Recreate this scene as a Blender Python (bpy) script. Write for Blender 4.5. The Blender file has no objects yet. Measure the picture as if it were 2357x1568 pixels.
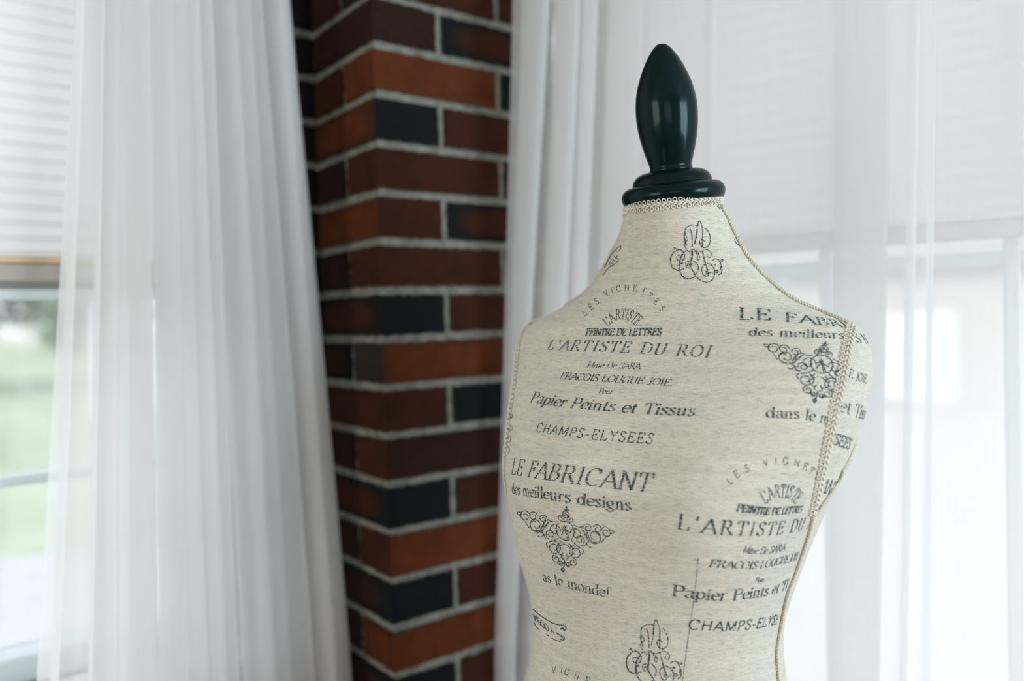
import bpy, bmesh, math, random
import numpy as np
from mathutils import Vector, Matrix
from mathutils.bvhtree import BVHTree

random.seed(7)
rng = np.random.default_rng(7)
scene = bpy.context.scene
col = scene.collection
R = math.radians
EYE = 1.35                                    # eye height above the room floor

# ------------------------------------------------------------------ camera
FPX = 1850.0
cam_data = bpy.data.cameras.new('camera')
cam_data.sensor_width = 36.0
cam_data.lens = FPX / 2357 * 36.0
cam_data.clip_start = 0.02
cam_data.clip_end = 300
cam_data.dof.use_dof = True
cam_data.dof.focus_distance = 0.77
cam_data.dof.aperture_fstop = 1.75
cam = bpy.data.objects.new('camera', cam_data)
col.objects.link(cam)
CAM_ROT = Matrix.Rotation(R(90 - 1.55), 3, 'X') @ Matrix.Rotation(R(-1.7), 3, 'Z')
cam.matrix_world = Matrix.Translation((0, 0, EYE)) @ CAM_ROT.to_4x4()
scene.camera = cam

# ------------------------------------------------------------------ world, sun, daylight
world = bpy.data.worlds.new('sky')
scene.world = world
world.use_nodes = True
bg = world.node_tree.nodes['Background']
bg.inputs['Color'].default_value = (0.92, 0.91, 1.03, 1)
bg.inputs['Strength'].default_value = 2.2

def light(name, kind, loc, direction, energy, color=(1, 1, 1), size=1, size_y=None):
    d = bpy.data.lights.new(name, kind)
    d.energy = energy
    d.color = color
    if kind == 'AREA':
        d.shape = 'RECTANGLE'
        d.size = size
        d.size_y = size_y
    o = bpy.data.objects.new(name, d)
    col.objects.link(o)
    o.location = loc
    o.rotation_euler = Vector(direction).to_track_quat('-Z', 'Y').to_euler()
    return o

sun = light('sun', 'SUN', (-12, -10, 14), (0.50, 0.45, -0.62), 6.0, (1.0, 0.97, 0.93))
sun.data.angle = R(1.0)
# daylight coming in through the windows beside and behind the camera
light('daylight_window_3', 'AREA', (-2.42, -1.30, 1.50), (1, 0.25, -0.03), 40, (1.0, 0.965, 0.86), 1.7, 1.3)
light('daylight_window_4', 'AREA', (2.42, -0.78, 1.50), (-1, 0.35, -0.03), 115, (0.76, 0.87, 1.0), 1.6, 1.3)
light('daylight_window_5', 'AREA', (-0.3, -3.22, 1.50), (0, 1, -0.03), 3, (1.0, 0.93, 0.80), 1.6, 1.3)

scene.view_settings.view_transform = 'Standard'
scene.view_settings.look = 'None'
scene.view_settings.gamma = 1.0
scene.view_settings.exposure = 0.0
scene.view_settings.use_curve_mapping = False
scene.cycles.use_denoising = True
scene.cycles.max_bounces = 12
scene.cycles.transparent_max_bounces = 32
scene.cycles.transmission_bounces = 12
scene.cycles.diffuse_bounces = 6
scene.cycles.sample_clamp_indirect = 6

# ------------------------------------------------------------------ helpers
def material(name):
    m = bpy.data.materials.new(name)
    m.use_nodes = True
    nt = m.node_tree
    for n in list(nt.nodes):
        nt.nodes.remove(n)
    out = nt.nodes.new('ShaderNodeOutputMaterial')
    return m, nt, out

def N(nt, kind, **kw):
    n = nt.nodes.new(kind)
    for k, v in kw.items():
        if k in n.inputs:
            n.inputs[k].default_value = v
        else:
            setattr(n, k, v)
    return n

def plain(name, color, rough=0.6, noise=0.0, nscale=20, bump=0.0, bscale=200, coat=0.0, spec=0.5, metal=0.0, tint=None):
    m, nt, out = material(name)
    b = N(nt, 'ShaderNodeBsdfPrincipled')
    b.inputs['Roughness'].default_value = rough
    b.inputs['Coat Weight'].default_value = coat
    b.inputs['Specular IOR Level'].default_value = spec
    b.inputs['Metallic'].default_value = metal
    b.inputs['Coat Roughness'].default_value = 0.13
    if tint: b.inputs['Specular Tint'].default_value = (*tint, 1)
    tc = N(nt, 'ShaderNodeTexCoord')
    ns = N(nt, 'ShaderNodeTexNoise', Scale=nscale, Detail=5.0)
    nt.links.new(tc.outputs['Object'], ns.inputs['Vector'])
    rp = N(nt, 'ShaderNodeValToRGB')
    c = Vector(color)
    rp.color_ramp.elements[0].position = 0.3
    rp.color_ramp.elements[1].position = 0.7
    rp.color_ramp.elements[0].color = (*(c * (1 - noise)), 1)
    rp.color_ramp.elements[1].color = (*[min(1, v * (1 + noise)) for v in c], 1)
    nt.links.new(ns.outputs['Fac'], rp.inputs['Fac'])
    nt.links.new(rp.outputs['Color'], b.inputs['Base Color'])
    if bump:
        n2 = N(nt, 'ShaderNodeTexNoise', Scale=bscale, Detail=4.0)
        nt.links.new(tc.outputs['Object'], n2.inputs['Vector'])
        bp = N(nt, 'ShaderNodeBump', Strength=bump, Distance=0.002)
        nt.links.new(n2.outputs['Fac'], bp.inputs['Height'])
        nt.links.new(bp.outputs['Normal'], b.inputs['Normal'])
    nt.links.new(b.outputs['BSDF'], out.inputs['Surface'])
    return m

def sheet(name, color, clear, trans, weave=0.0):
    """thin cloth: a share passes straight through, the rest is scattered forward and back"""
    m, nt, out = material(name)
    d = N(nt, 'ShaderNodeBsdfDiffuse', Color=(*color, 1))
    t = N(nt, 'ShaderNodeBsdfTranslucent', Color=(*color, 1))
    mx = N(nt, 'ShaderNodeMixShader', Fac=trans)
    nt.links.new(d.outputs[0], mx.inputs[1])
    nt.links.new(t.outputs[0], mx.inputs[2])
    tp = N(nt, 'ShaderNodeBsdfTransparent')
    m2 = N(nt, 'ShaderNodeMixShader')
    if weave:
        tc = N(nt, 'ShaderNodeTexCoord')
        mp = N(nt, 'ShaderNodeMapping')
        mp.inputs['Scale'].default_value = (1, 1, 0.06)
        ns = N(nt, 'ShaderNodeTexNoise', Scale=90.0, Detail=2.0)
        mr = N(nt, 'ShaderNodeMapRange')
        mr.inputs['To Min'].default_value = clear - weave
        mr.inputs['To Max'].default_value = clear + weave
        nt.links.new(tc.outputs['Object'], mp.inputs['Vector'])
        nt.links.new(mp.outputs['Vector'], ns.inputs['Vector'])
        nt.links.new(ns.outputs['Fac'], mr.inputs['Value'])
        nt.links.new(mr.outputs['Result'], m2.inputs['Fac'])
    else:
        m2.inputs['Fac'].default_value = clear
    nt.links.new(mx.outputs[0], m2.inputs[1])
    nt.links.new(tp.outputs[0], m2.inputs[2])
    nt.links.new(m2.outputs[0], out.inputs['Surface'])
    return m

class MB:
    """collects shapes for ONE mesh object"""
    def __init__(self):
        self.v, self.f, self.mi, self.uv = [], [], [], {}
    def add(self, verts, faces, mi=0):
        b = len(self.v)
        self.v += [tuple(p) for p in verts]
        for f in faces:
            self.f.append(tuple(b + i for i in f))
            self.mi.append(mi)
    def box(self, o, ax, ay, az, x, y, z, mi=0):
        o, ax, ay, az = map(Vector, (o, ax, ay, az))
        vs = [o + ax * i + ay * j + az * k for i in x for j in y for k in z]
        self.add(vs, [(0, 1, 3, 2), (4, 6, 7, 5), (0, 4, 5, 1), (2, 3, 7, 6), (0, 2, 6, 4), (1, 5, 7, 3)], mi)
    def tube(self, pts, rad, seg=8, cap=True, mi=0):
        pts = [Vector(p) for p in pts]
        n = len(pts)
        rads = rad if hasattr(rad, '__len__') else [rad] * n
        base = len(self.v)
        prev = None
        for i, p in enumerate(pts):
            t = (pts[min(i + 1, n - 1)] - pts[max(i - 1, 0)])
            if t.length < 1e-9:
                t = Vector((0, 0, 1))
            t.normalize()
            if prev is None:
                a = Vector((0, 0, 1)) if abs(t.z) < 0.9 else Vector((1, 0, 0))
                u = t.cross(a).normalized()
            else:
                u = (prev - t * prev.dot(t))
                u = u.normalized() if u.length > 1e-9 else t.orthogonal().normalized()
            prev = u
            w = t.cross(u)
            for k in range(seg):
                an = 2 * math.pi * k / seg
                self.v.append(tuple(p + (u * math.cos(an) + w * math.sin(an)) * rads[i]))
        for i in range(n - 1):
            for k in range(seg):
                k2 = (k + 1) % seg
                self.f.append((base + i * seg + k, base + i * seg + k2, base + (i + 1) * seg + k2, base + (i + 1) * seg + k))
                self.mi.append(mi)
        if cap:
            self.f.append(tuple(base + k for k in range(seg))[::-1]); self.mi.append(mi)
            self.f.append(tuple(base + (n - 1) * seg + k for k in range(seg))); self.mi.append(mi)
    def lathe(self, prof, M=None, seg=48, mi=0):
        base = len(self.v)
        n = len(prof)
        for r, h in prof:
            for k in range(seg):
                an = 2 * math.pi * k / seg
                p = Vector((r * math.cos(an), r * math.sin(an), h))
                self.v.append(tuple(M @ p if M else p))
        for i in range(n - 1):
            for k in range(seg):
                k2 = (k + 1) % seg
                self.f.append((base + i * seg + k, base + i * seg + k2, base + (i + 1) * seg + k2, base + (i + 1) * seg + k)); self.mi.append(mi)
        self.f.append(tuple(base + k for k in range(seg))[::-1]); self.mi.append(mi)
        self.f.append(tuple(base + (n - 1) * seg + k for k in range(seg))); self.mi.append(mi)
    def build(self, name, mats, parent=None, smooth=True, bevel=0.0):
        me = bpy.data.meshes.new(name)
        me.from_pydata(self.v, [], self.f)
        mats = mats if isinstance(mats, (list, tuple)) else [mats]
        for m in mats:
            me.materials.append(m)
        if len(mats) > 1:
            me.polygons.foreach_set('material_index', self.mi)
        me.update()
        bm = bmesh.new(); bm.from_mesh(me)
        bmesh.ops.recalc_face_normals(bm, faces=bm.faces)
        bm.to_mesh(me); bm.free()
        if smooth:
            me.polygons.foreach_set('use_smooth', [True] * len(me.polygons))
        o = bpy.data.objects.new(name, me)
        col.objects.link(o)
        if parent:
            o.parent = parent
            o.matrix_parent_inverse = Matrix.Translation(-parent.location)
        if bevel:
            b = o.modifiers.new('bevel', 'BEVEL')
            b.width = bevel; b.segments = 2; b.limit_method = 'ANGLE'
        return o

def tag(o, label=None, cat=None, group=None, kind=None):
    if label: o['label'] = label
    if cat: o['category'] = cat
    if group: o['group'] = group
    if kind: o['kind'] = kind
    return o

def empty(name, loc, label=None, cat=None, group=None, kind=None):
    o = bpy.data.objects.new(name, None)
    o.empty_display_size = 0.05
    o.location = loc
    col.objects.link(o)
    return tag(o, label, cat, group, kind)

Z3 = Vector((0, 0, 1))
def v2(a, z=0.0):
    return Vector((a[0], a[1], z))

# ------------------------------------------------------------------ plan of the room corner
A2 = np.array([0.794, 0.607]); A2 /= np.linalg.norm(A2)       # left window wall runs along A
B2 = np.array([-A2[1], A2[0]])                                # its outward normal
D2 = np.array([0.857, -0.515]); D2 /= np.linalg.norm(D2)      # right window wall runs along D
N2 = np.array([-D2[1], D2[0]])                                # its outward normal
E2 = np.array([-0.178, 1.109])                                # free corner of the brick pier
LO = E2 + B2 * 0.205                                          # left wall meets the pier
RO = E2 + A2 * 0.328                                          # right wall meets the pier
CEIL = 2.55
LEN_L, LEN_R = 2.45, 2.45
pL = LO - A2 * LEN_L
pR = RO + D2 * LEN_R
BACK, SIDE_L, SIDE_R = -3.0, float(pL[0]), float(pR[0])

mat_wall = plain('painted_plaster', (0.50, 0.485, 0.46), 0.8, 0.03, 6, 0.15, 300)
mat_ceiling = plain('ceiling_paint', (0.62, 0.62, 0.61), 0.85, 0.02, 6)
mat_frame = plain('pale_blue_white_frame_paint', (0.70, 0.78, 0.80), 0.45, 0.02, 30)
mat_trim = plain('white_trim_paint', (0.78, 0.78, 0.76), 0.5, 0.02, 30)

def floor_mat():
    m, nt, out = material('oak_floor_boards')
    tc = N(nt, 'ShaderNodeTexCoord')
    br = N(nt, 'ShaderNodeTexBrick')
    br.inputs['Color1'].default_value = (0.20, 0.12, 0.07, 1)
    br.inputs['Color2'].default_value = (0.27, 0.165, 0.09, 1)
    br.inputs['Mortar'].default_value = (0.06, 0.035, 0.02, 1)
    br.inputs['Scale'].default_value = 1.0
    br.inputs['Brick Width'].default_value = 1.2
    br.inputs['Row Height'].default_value = 0.09
    br.inputs['Mortar Size'].default_value = 0.002
    b = N(nt, 'ShaderNodeBsdfPrincipled', Roughness=0.4)
    nt.links.new(tc.outputs['Object'], br.inputs['Vector'])
    nt.links.new(br.outputs['Color'], b.inputs['Base Color'])
    nt.links.new(b.outputs[0], out.inputs['Surface'])
    return m

poly = [tuple(E2 * 0 + LO), tuple(pL), (SIDE_L, BACK), (SIDE_R, BACK), tuple(pR), tuple(RO)]
def slab(name, z0, z1, m):
    mb = MB()
    cx = sum(p[0] for p in poly) / 6; cy = sum(p[1] for p in poly) / 6
    big = [(cx + (x - cx) * 1.12, cy + (y - cy) * 1.12) for x, y in poly]
    n = len(big)
    mb.add([(x, y, z0) for x, y in big] + [(x, y, z1) for x, y in big],
           [tuple(range(n))[::-1], tuple(range(n, 2 * n))] + [(i, (i + 1) % n, n + (i + 1) % n, n + i) for i in range(n)])
    return tag(mb.build(name, m, smooth=False), kind='structure')
slab('floor', -0.15, 0.0, floor_mat())
slab('ceiling', CEIL, CEIL + 0.15, mat_ceiling)

def wall(name, P, U, n, length, hole, thick=0.18, m=None):
    """wall from P along U, thickness outward along n, with one rectangular opening (u0,u1,z0,z1)"""
    mb = MB()
    o = v2(P); ax = v2(U); ay = v2(n)
    if hole:
        u0, u1, z0, z1 = hole
        mb.box(o, ax, ay, Z3, (0, u0), (0, thick), (0, CEIL))
        mb.box(o, ax, ay, Z3, (u1, length), (0, thick), (0, CEIL))
        mb.box(o, ax, ay, Z3, (u0, u1), (0, thick), (0, z0))
        mb.box(o, ax, ay, Z3, (u0, u1), (0, thick), (z1, CEIL))
    else:
        mb.box(o, ax, ay, Z3, (0, length), (0, thick), (0, CEIL))
    return tag(mb.build(name, m or mat_wall, smooth=False), kind='structure')

SILL = EYE - 0.455
HOLE_L = (0.15, 1.75, SILL, 2.12)
HOLE_R = (0.10, 1.70, EYE - 0.78, 2.12)
wall('wall_left', LO, -A2, B2, LEN_L + 0.1, HOLE_L)
wall('wall_right', RO, D2, N2, LEN_R + 0.1, HOLE_R)
wall('wall_side_left', (SIDE_L, float(pL[1])), (0, -1), (-1, 0), float(pL[1]) - BACK, (0.25, 2.0, 0.85, 2.15))
HOLE_4 = (1.37, 3.0, 0.85, 2.15)
HOLE_5 = (-0.3 - SIDE_L - 0.85, -0.3 - SIDE_L + 0.85, 0.85, 2.15)
wall('wall_side_right', (SIDE_R, BACK), (0, 1), (1, 0), float(pR[1]) - BACK, HOLE_4)
wall('wall_back', (SIDE_L, BACK), (1, 0), (0, -1), SIDE_R - SIDE_L, HOLE_5)

# glass: mostly clear, a faint reflection
def glass_mat():
    m, nt, out = material('window_glass')
    t = N(nt, 'ShaderNodeBsdfTransparent', Color=(0.95, 0.97, 0.96, 1))
    g = N(nt, 'ShaderNodeBsdfGlossy', Roughness=0.02)
    mx = N(nt, 'ShaderNodeMixShader', Fac=0.06)
    nt.links.new(t.outputs[0], mx.inputs[1]); nt.links.new(g.outputs[0], mx.inputs[2])
    nt.links.new(mx.outputs[0], out.inputs['Surface'])
    return m
mat_glass = glass_mat()
mat_screen = sheet('insect_screen_mesh', (0.85, 0.9, 0.9), 0.86, 0.5)

def window(name, P, U, n, hole, vbars, hbars, screen, y0=0.02):
    """frame, bars, pane and insect screen of one window"""
    u0, u1, z0, z1 = hole
    o = v2(P); ax = v2(U); ay = v2(n)
    root = tag(empty(name, o + ax * (u0 + u1) / 2 + Z3 * z0), kind='structure')
    f = MB()
    dep = (y0, y0 + 0.05)
    f.box(o, ax, ay, Z3, (u0, u1), dep, (z0, z0 + 0.035))
    f.box(o, ax, ay, Z3, (u0, u1), dep, (z1 - 0.045, z1))
    f.box(o, ax, ay, Z3, (u0, u0 + 0.045), dep, (z0 + 0.035, z1 - 0.045))
    f.box(o, ax, ay, Z3, (u1 - 0.045, u1), dep, (z0 + 0.035, z1 - 0.045))
    f.build('window_frame', mat_frame, root, smooth=False, bevel=0.004)
    for a, b in vbars:
        q = MB(); q.box(o, ax, ay, Z3, (a, b), (y0 + 0.006, y0 + 0.04), (z0 + 0.03, z1 - 0.04))
        q.build('mullion', mat_frame, root, smooth=False, bevel=0.003)
    for a, b in hbars:
        q = MB(); q.box(o, ax, ay, Z3, (u0 + 0.04, u1 - 0.04), (y0 + 0.008, y0 + 0.038), (a, b))
        q.build('glazing_bar', mat_frame, root, smooth=False, bevel=0.003)
    g = MB(); g.box(o, ax, ay, Z3, (u0 + 0.02, u1 - 0.02), (y0 + 0.052, y0 + 0.056), (z0 + 0.02, z1 - 0.02))
    g.build('glass', mat_glass, root, smooth=False)
    if screen:
        s = MB()
        a, b = u0 + 0.03, u1 - 0.03
        s.add([o + ax * a + ay * (y0 + 0.085) + Z3 * (z0 + 0.02), o + ax * b + ay * (y0 + 0.085) + Z3 * (z0 + 0.02),
               o + ax * b + ay * (y0 + 0.085) + Z3 * (z1 - 0.02), o + ax * a + ay * (y0 + 0.085) + Z3 * (z1 - 0.02)], [(0, 1, 2, 3)])
        s.build('insect_screen', mat_screen, root, smooth=False)
    st = MB(); st.box(o, ax, ay, Z3, (u0 - 0.04, u1 + 0.04), (-0.035, 0.02), (z0 - 0.035, z0))
    st.build('window_sill', mat_trim, root, smooth=False, bevel=0.004)
    return root

w1 = window('window_1', LO, -A2, B2, HOLE_L, [(0.98, 1.02)], [(EYE - 0.199, EYE - 0.186), (EYE + 0.044, EYE + 0.058)], True)
sr = MB(); sr.box(v2(LO), v2(-A2), v2(B2), Z3, (HOLE_L[0] + 0.04, HOLE_L[1] - 0.04), (0.034, 0.055), (EYE + 0.0575, EYE + 0.078))
sr.build('sash_rail', plain('grey_sash_rubber', (0.30, 0.30, 0.30), 0.6, 0.05, 30), w1, smooth=False, bevel=0.002)
window('window_2', RO, D2, N2, HOLE_R, [(0.393, 0.410), (0.613, 0.632), (0.98, 1.0), (1.3, 1.32)], [(EYE + 0.050, EYE + 0.068)], True)
window('window_3', (SIDE_L, float(pL[1])), (0, -1), (-1, 0), (0.25, 2.0, 0.85, 2.15), [], [], False, 0.06)
window('window_4', (SIDE_R, BACK), (0, 1), (1, 0), HOLE_4, [(2.17, 2.21)], [], False, 0.06)
window('window_5', (SIDE_L, BACK), (1, 0), (0, -1), HOLE_5, [(-0.32 - SIDE_L, -0.28 - SIDE_L)], [], False, 0.06)

# baseboards of the plain walls
for nm, P, U, n, L in (('baseboard_back', (SIDE_L, BACK), (1, 0), (0, 1), SIDE_R - SIDE_L),
                       ('baseboard_side_right', (SIDE_R, BACK), (0, 1), (-1, 0), float(pR[1]) - BACK),
                       ('baseboard_left', LO - A2 * 0.16, -A2, -B2, LEN_L - 0.16),
                       ('baseboard_right', RO + D2 * 0.02, D2, -N2, LEN_R - 0.02)):
    mb = MB(); mb.box(v2(P), v2(U), v2(n), Z3, (0, L), (0, 0.015), (0, 0.1))
    tag(mb.build(nm, mat_trim, smooth=False, bevel=0.003), kind='structure')

# ------------------------------------------------------------------ brick pier
def brick_mat():
    m, nt, out = material('fired_clay_brick')
    at = N(nt, 'ShaderNodeAttribute', attribute_name='clay')
    fl = N(nt, 'ShaderNodeAttribute', attribute_name='flash')
    uv = N(nt, 'ShaderNodeUVMap', uv_map='face')
    tc = N(nt, 'ShaderNodeTexCoord')
    sep = N(nt, 'ShaderNodeSeparateXYZ')
    nt.links.new(uv.outputs[0], sep.inputs[0])
    n1 = N(nt, 'ShaderNodeTexNoise', Scale=30.0, Detail=6.0, Roughness=0.65)
    nt.links.new(tc.outputs['Object'], n1.inputs['Vector'])
    n0 = N(nt, 'ShaderNodeTexNoise', Scale=22.0, Detail=1.0)
    nt.links.new(tc.outputs['Object'], n0.inputs['Vector'])
    # rounded box distance from the middle of the face
    def math_(op, a, b=None):
        q = N(nt, 'ShaderNodeMath', operation=op)
        for i, s in enumerate((a, b)):
            if s is None: continue
            if isinstance(s, (int, float)): q.inputs[i].default_value = s
            else: nt.links.new(s, q.inputs[i])
        return q.outputs[0]
    dx = math_('POWER', math_('ABSOLUTE', math_('MULTIPLY', math_('SUBTRACT', sep.outputs[0], 0.5), 2.0)), 3.0)
    dy = math_('POWER', math_('ABSOLUTE', math_('MULTIPLY', math_('SUBTRACT', sep.outputs[1], 0.5), 2.0)), 3.0)
    d = math_('ADD', math_('ADD', dx, dy), math_('MULTIPLY', math_('SUBTRACT', n0.outputs['Fac'], 0.5), 0.5))
    mr = N(nt, 'ShaderNodeMapRange', interpolation_type='SMOOTHSTEP')
    mr.inputs['From Min'].default_value = 0.05
    mr.inputs['From Max'].default_value = 0.75
    nt.links.new(d, mr.inputs['Value'])
    # flash: 0 red, 1 all dark, between: dark rim round a red heart
    rim = math_('MULTIPLY', mr.outputs[0], math_('MINIMUM', math_('MULTIPLY', fl.outputs['Fac'], 2.0), 1.0))
    full = math_('MULTIPLY', math_('MAXIMUM', math_('SUBTRACT', fl.outputs['Fac'], 0.5), 0.0), 2.0)
    fac = math_('MAXIMUM', rim, full)
    ramp = N(nt, 'ShaderNodeValToRGB')
    ramp.color_ramp.elements[0].position = 0.3; ramp.color_ramp.elements[0].color = (0.72, 0.72, 0.75, 1)
    ramp.color_ramp.elements[1].position = 0.72; ramp.color_ramp.elements[1].color = (1.2, 1.2, 1.15, 1)
    nt.links.new(n1.outputs['Fac'], ramp.inputs['Fac'])
    mul = N(nt, 'ShaderNodeMix', data_type='RGBA', blend_type='MULTIPLY')
    mul.inputs['Factor'].default_value = 1.0
    nt.links.new(at.outputs['Color'], mul.inputs[6]); nt.links.new(ramp.outputs['Color'], mul.inputs[7])
    mix = N(nt, 'ShaderNodeMix', data_type='RGBA')
    nt.links.new(fac, mix.inputs['Factor'])
    nt.links.new(mul.outputs[2], mix.inputs[6])
    mix.inputs[7].default_value = (0.0032, 0.0052, 0.0056, 1)
    b = N(nt, 'ShaderNodeBsdfPrincipled', Roughness=0.82)
    b.inputs['Specular IOR Level'].default_value = 0.12
    nt.links.new(mix.outputs[2], b.inputs['Base Color'])
    n2 = N(nt, 'ShaderNodeTexNoise', Scale=420.0, Detail=5.0)
    nt.links.new(tc.outputs['Object'], n2.inputs['Vector'])
    bp = N(nt, 'ShaderNodeBump', Strength=0.5, Distance=0.002)
    nt.links.new(n2.outputs['Fac'], bp.inputs['Height']); nt.links.new(bp.outputs[0], b.inputs['Normal'])
    nt.links.new(b.outputs[0], out.inputs['Surface'])
    return m

mat_mortar = plain('rough_lime_mortar', (0.175, 0.177, 0.145), 0.95, 0.30, 60, 0.9, 350, spec=0.2)
COURSE, BH, JT = 0.0675, 0.0555, 0.012
ZTOP = EYE + 0.3821                               # bottom joint of the course nearest the top edge of the photo

def build_pier():
    root = tag(empty('brick_pillar', v2(E2)), 'red and black brick pillar in the corner between the two curtained windows', 'pillar', kind='structure')
    verts, faces, uvs, clay, flash = [], [], [], [], []
    RED, ORA, DRK, BRN = (0.0330, 0.0090, 0.0038), (0.0760, 0.0190, 0.0046), (0.0205, 0.0072, 0.0044), (0.024, 0.0165, 0.0115)
    def brick(o, ax, ay, x0, x1, y0, y1, z0, z1, face_cols):
        """box with slightly wavering edges; faces: -y (front) and -x (side) carry their own firing colour"""
        b = len(verts)
        nx = 5
        def jit(): return random.uniform(-0.0011, 0.0011)
        c = [[Vector(o) + ax * (x + jit() * .5) + ay * (y + jit() * .5) + Z3 * (z + jit()) for z in (z0, z1)] for y in (y0, y1) for x in (x0, x1)]
        # c index: 0 (x0,y0) 1 (x1,y0) 2 (x0,y1) 3 (x1,y1)
        quads = {'front': (c[0][0], c[1][0], c[1][1], c[0][1]), 'side': (c[2][0], c[0][0], c[0][1], c[2][1]),
                 'end': (c[1][0], c[3][0], c[3][1], c[1][1]), 'back': (c[3][0], c[2][0], c[2][1], c[3][1]),
                 'top': (c[0][1], c[1][1], c[3][1], c[2][1]), 'bot': (c[2][0], c[3][0], c[1][0], c[0][0])}
        for k, q in quads.items():
            colr, fl = face_cols.get(k, face_cols['front'])
            if k in ('front', 'side'):                    # ragged face: small chips along the arrises
                W_, H_ = (q[1] - q[0]).length, (q[3] - q[0]).length
                nu, nv = max(3, int(W_ / 0.008)), 6
                out_ = (-ay if k == 'front' else -ax) * 0.001
                bb = len(verts)
                for jv in range(nv + 1):
                    for iu in range(nu + 1):
                        u_, v_ = iu / nu, jv / nv
                        p = (q[0] * (1 - u_) + q[1] * u_) * (1 - v_) + (q[3] * (1 - u_) + q[2] * u_) * v_
                        edge_ = (k == 'front' and iu == 0 or k == 'side' and iu == nu) and 'side' in face_cols
                        if edge_: p = p - (ax if k == 'front' else ay) * 0.001
                        elif jv in (0, nv): p = p + Z3 * random.uniform(-0.0016, 0.0010) * (1 if jv else -1)
                        elif k == 'front' and iu in (0, nu) and 'side' not in face_cols or k == 'front' and iu == nu: p = p + ax * random.uniform(-0.0013, 0.0008) * (1 if iu else -1)
                        verts.append(p + out_)
                        uvs.append((u_, v_))
                for jv in range(nv):
                    for iu in range(nu):
                        s_ = bb + jv * (nu + 1) + iu
                        faces.append((s_, s_ + 1, s_ + nu + 2, s_ + nu + 1)); clay.append(colr); flash.append(fl)
                continue
            bb = len(verts); verts.extend(q)
            faces.append((bb, bb + 1, bb + 2, bb + 3))
            uvs.extend(((0, 0), (1, 0), (1, 1), (0, 1)))
            clay.append(colr); flash.append(fl)
    ax, ay = v2(A2), v2(B2)
    o = v2(E2)
    # (right-face corner brick, right-face next brick, left-face corner brick, left-face next brick), top to bottom
    look = {
        -1: ((RED, 0), (RED, 0), (DRK, 0.1), (RED, 0.1)),
        0: ((DRK, 0.05), (RED, 0.47), (DRK, 0.05), (DRK, 0)),
        1: ((ORA, 0), (DRK, 0.95), (ORA, 0.0), (RED, 0)),
        2: ((DRK, 0.97), (RED, 0), (ORA, 0.22), (DRK, 0)),
        3: ((RED, 0), (RED, 0), (RED, 0), (DRK, 0.1)),
        4: ((RED, 0), (RED, 0.47), (ORA, 0.1), (DRK, 0)),
        5: ((RED, 0), (RED, 0), (RED, 0), (DRK, 0.2)),
        6: ((DRK, 0.98), (RED, 0), (RED, 0.45), (DRK, 0)),
        7: ((ORA, 0.1), (RED, 0), (BRN, 0.1), (DRK, 0.6)),
        8: ((RED, 0.05), (DRK, 0.97), (RED, 0.1), (DRK, 0)),
        9: ((DRK, 0.0), (RED, 0), (RED, 0), (DRK, 0.1)),
        10: ((DRK, 0.98), (RED, 0), (RED, 0.48), (DRK, 0)),
        11: ((ORA, 0), (RED, 0.1), (RED, 0), (DRK, 0.1)),
        12: ((DRK, 0.98), (RED, 0), (DRK, 0.5), (DRK, 0)),
        13: ((ORA, 0), (RED, 0), (ORA, 0.15), (DRK, 0.1)),
        14: ((DRK, 0.97), (RED, 0), (DRK, 0.5), (DRK, 0)),
    }
    kmin = -int((CEIL - ZTOP) / COURSE) - 1
    kmax = int(ZTOP / COURSE) + 1
    rr = random.Random(5)
    def rnd():
        u = rr.random()
        return (DRK, 0.97) if u < 0.18 else ((RED, 0.46) if u < 0.34 else ((ORA, 0) if u < 0.55 else (RED, 0)))
    for k in range(kmin, kmax):
        z1 = ZTOP - COURSE * (k - 1) - JT * 0.5 - COURSE
        z0 = z1 - 0 + 0
        zb = ZTOP - COURSE * k + JT * 0.5
        zt = zb + BH
        zb, zt = max(zb, 0.0), min(zt, CEIL)
        if zt - zb < 0.01: continue
        cr, nr, cl, nl = look.get(k, (rnd(), rnd(), rnd(), rnd()))
        stretch_right = (k % 2 == 1)
        jt = JT
        wr = 0.2075 if stretch_right else 0.1015
        wl = 0.0900 if stretch_right else 0.2055
        # corner brick shows on both faces
        brick(o, ax, ay, 0.0, wr, 0.0, wl, zb, zt, {'front': cr, 'side': cl})
        # rest of the right face
        x = wr + jt
        while x < 0.326:
            xe = min(x + 0.203, 0.327)
            brick(o, ax, ay, x, xe, random.uniform(0, .0012), 0.085, zb, zt, {'front': nr if x < 0.25 else rnd()})
            x = xe + jt
        # rest of the left face
        if stretch_right:
            brick(o, ax, ay, random.uniform(0, .0012), 0.085, wl + jt, 0.2055, zb, zt, {'front': nl, 'side': nl})
        # brick strip of the left window wall beside the pier
        x = 0.012 if stretch_right else 0.012
        xs = [(0.0, 0.075), (0.087, 0.149)] if k % 2 else [(0.0, 0.030), (0.042, 0.149)]
        for a, b_ in xs:
            brick(v2(LO), -ax, ay, a, b_, -0.012, 0.0, zb, zt, {'front': (DRK, 0.85) if rr.random() < .6 else (DRK, 0.5)})
    me = bpy.data.meshes.new('bricks')
    me.from_pydata([tuple(v) for v in verts], [], faces)
    me.materials.append(brick_mat())
    u = me.uv_layers.new(name='face')
    flat = []
    for p in me.polygons:
        for li, vi in zip(p.loop_indices, p.vertices):
            u.data[li].uv = uvs[vi]
    a1 = me.attributes.new('clay', 'FLOAT_COLOR', 'FACE')
    a1.data.foreach_set('color', [c for cc in clay for c in (*cc, 1.0)])
    a2 = me.attributes.new('flash', 'FLOAT', 'FACE')
    a2.data.foreach_set('value', flash)
    me.update()
    bo = bpy.data.objects.new('bricks', me); col.objects.link(bo)
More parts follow.
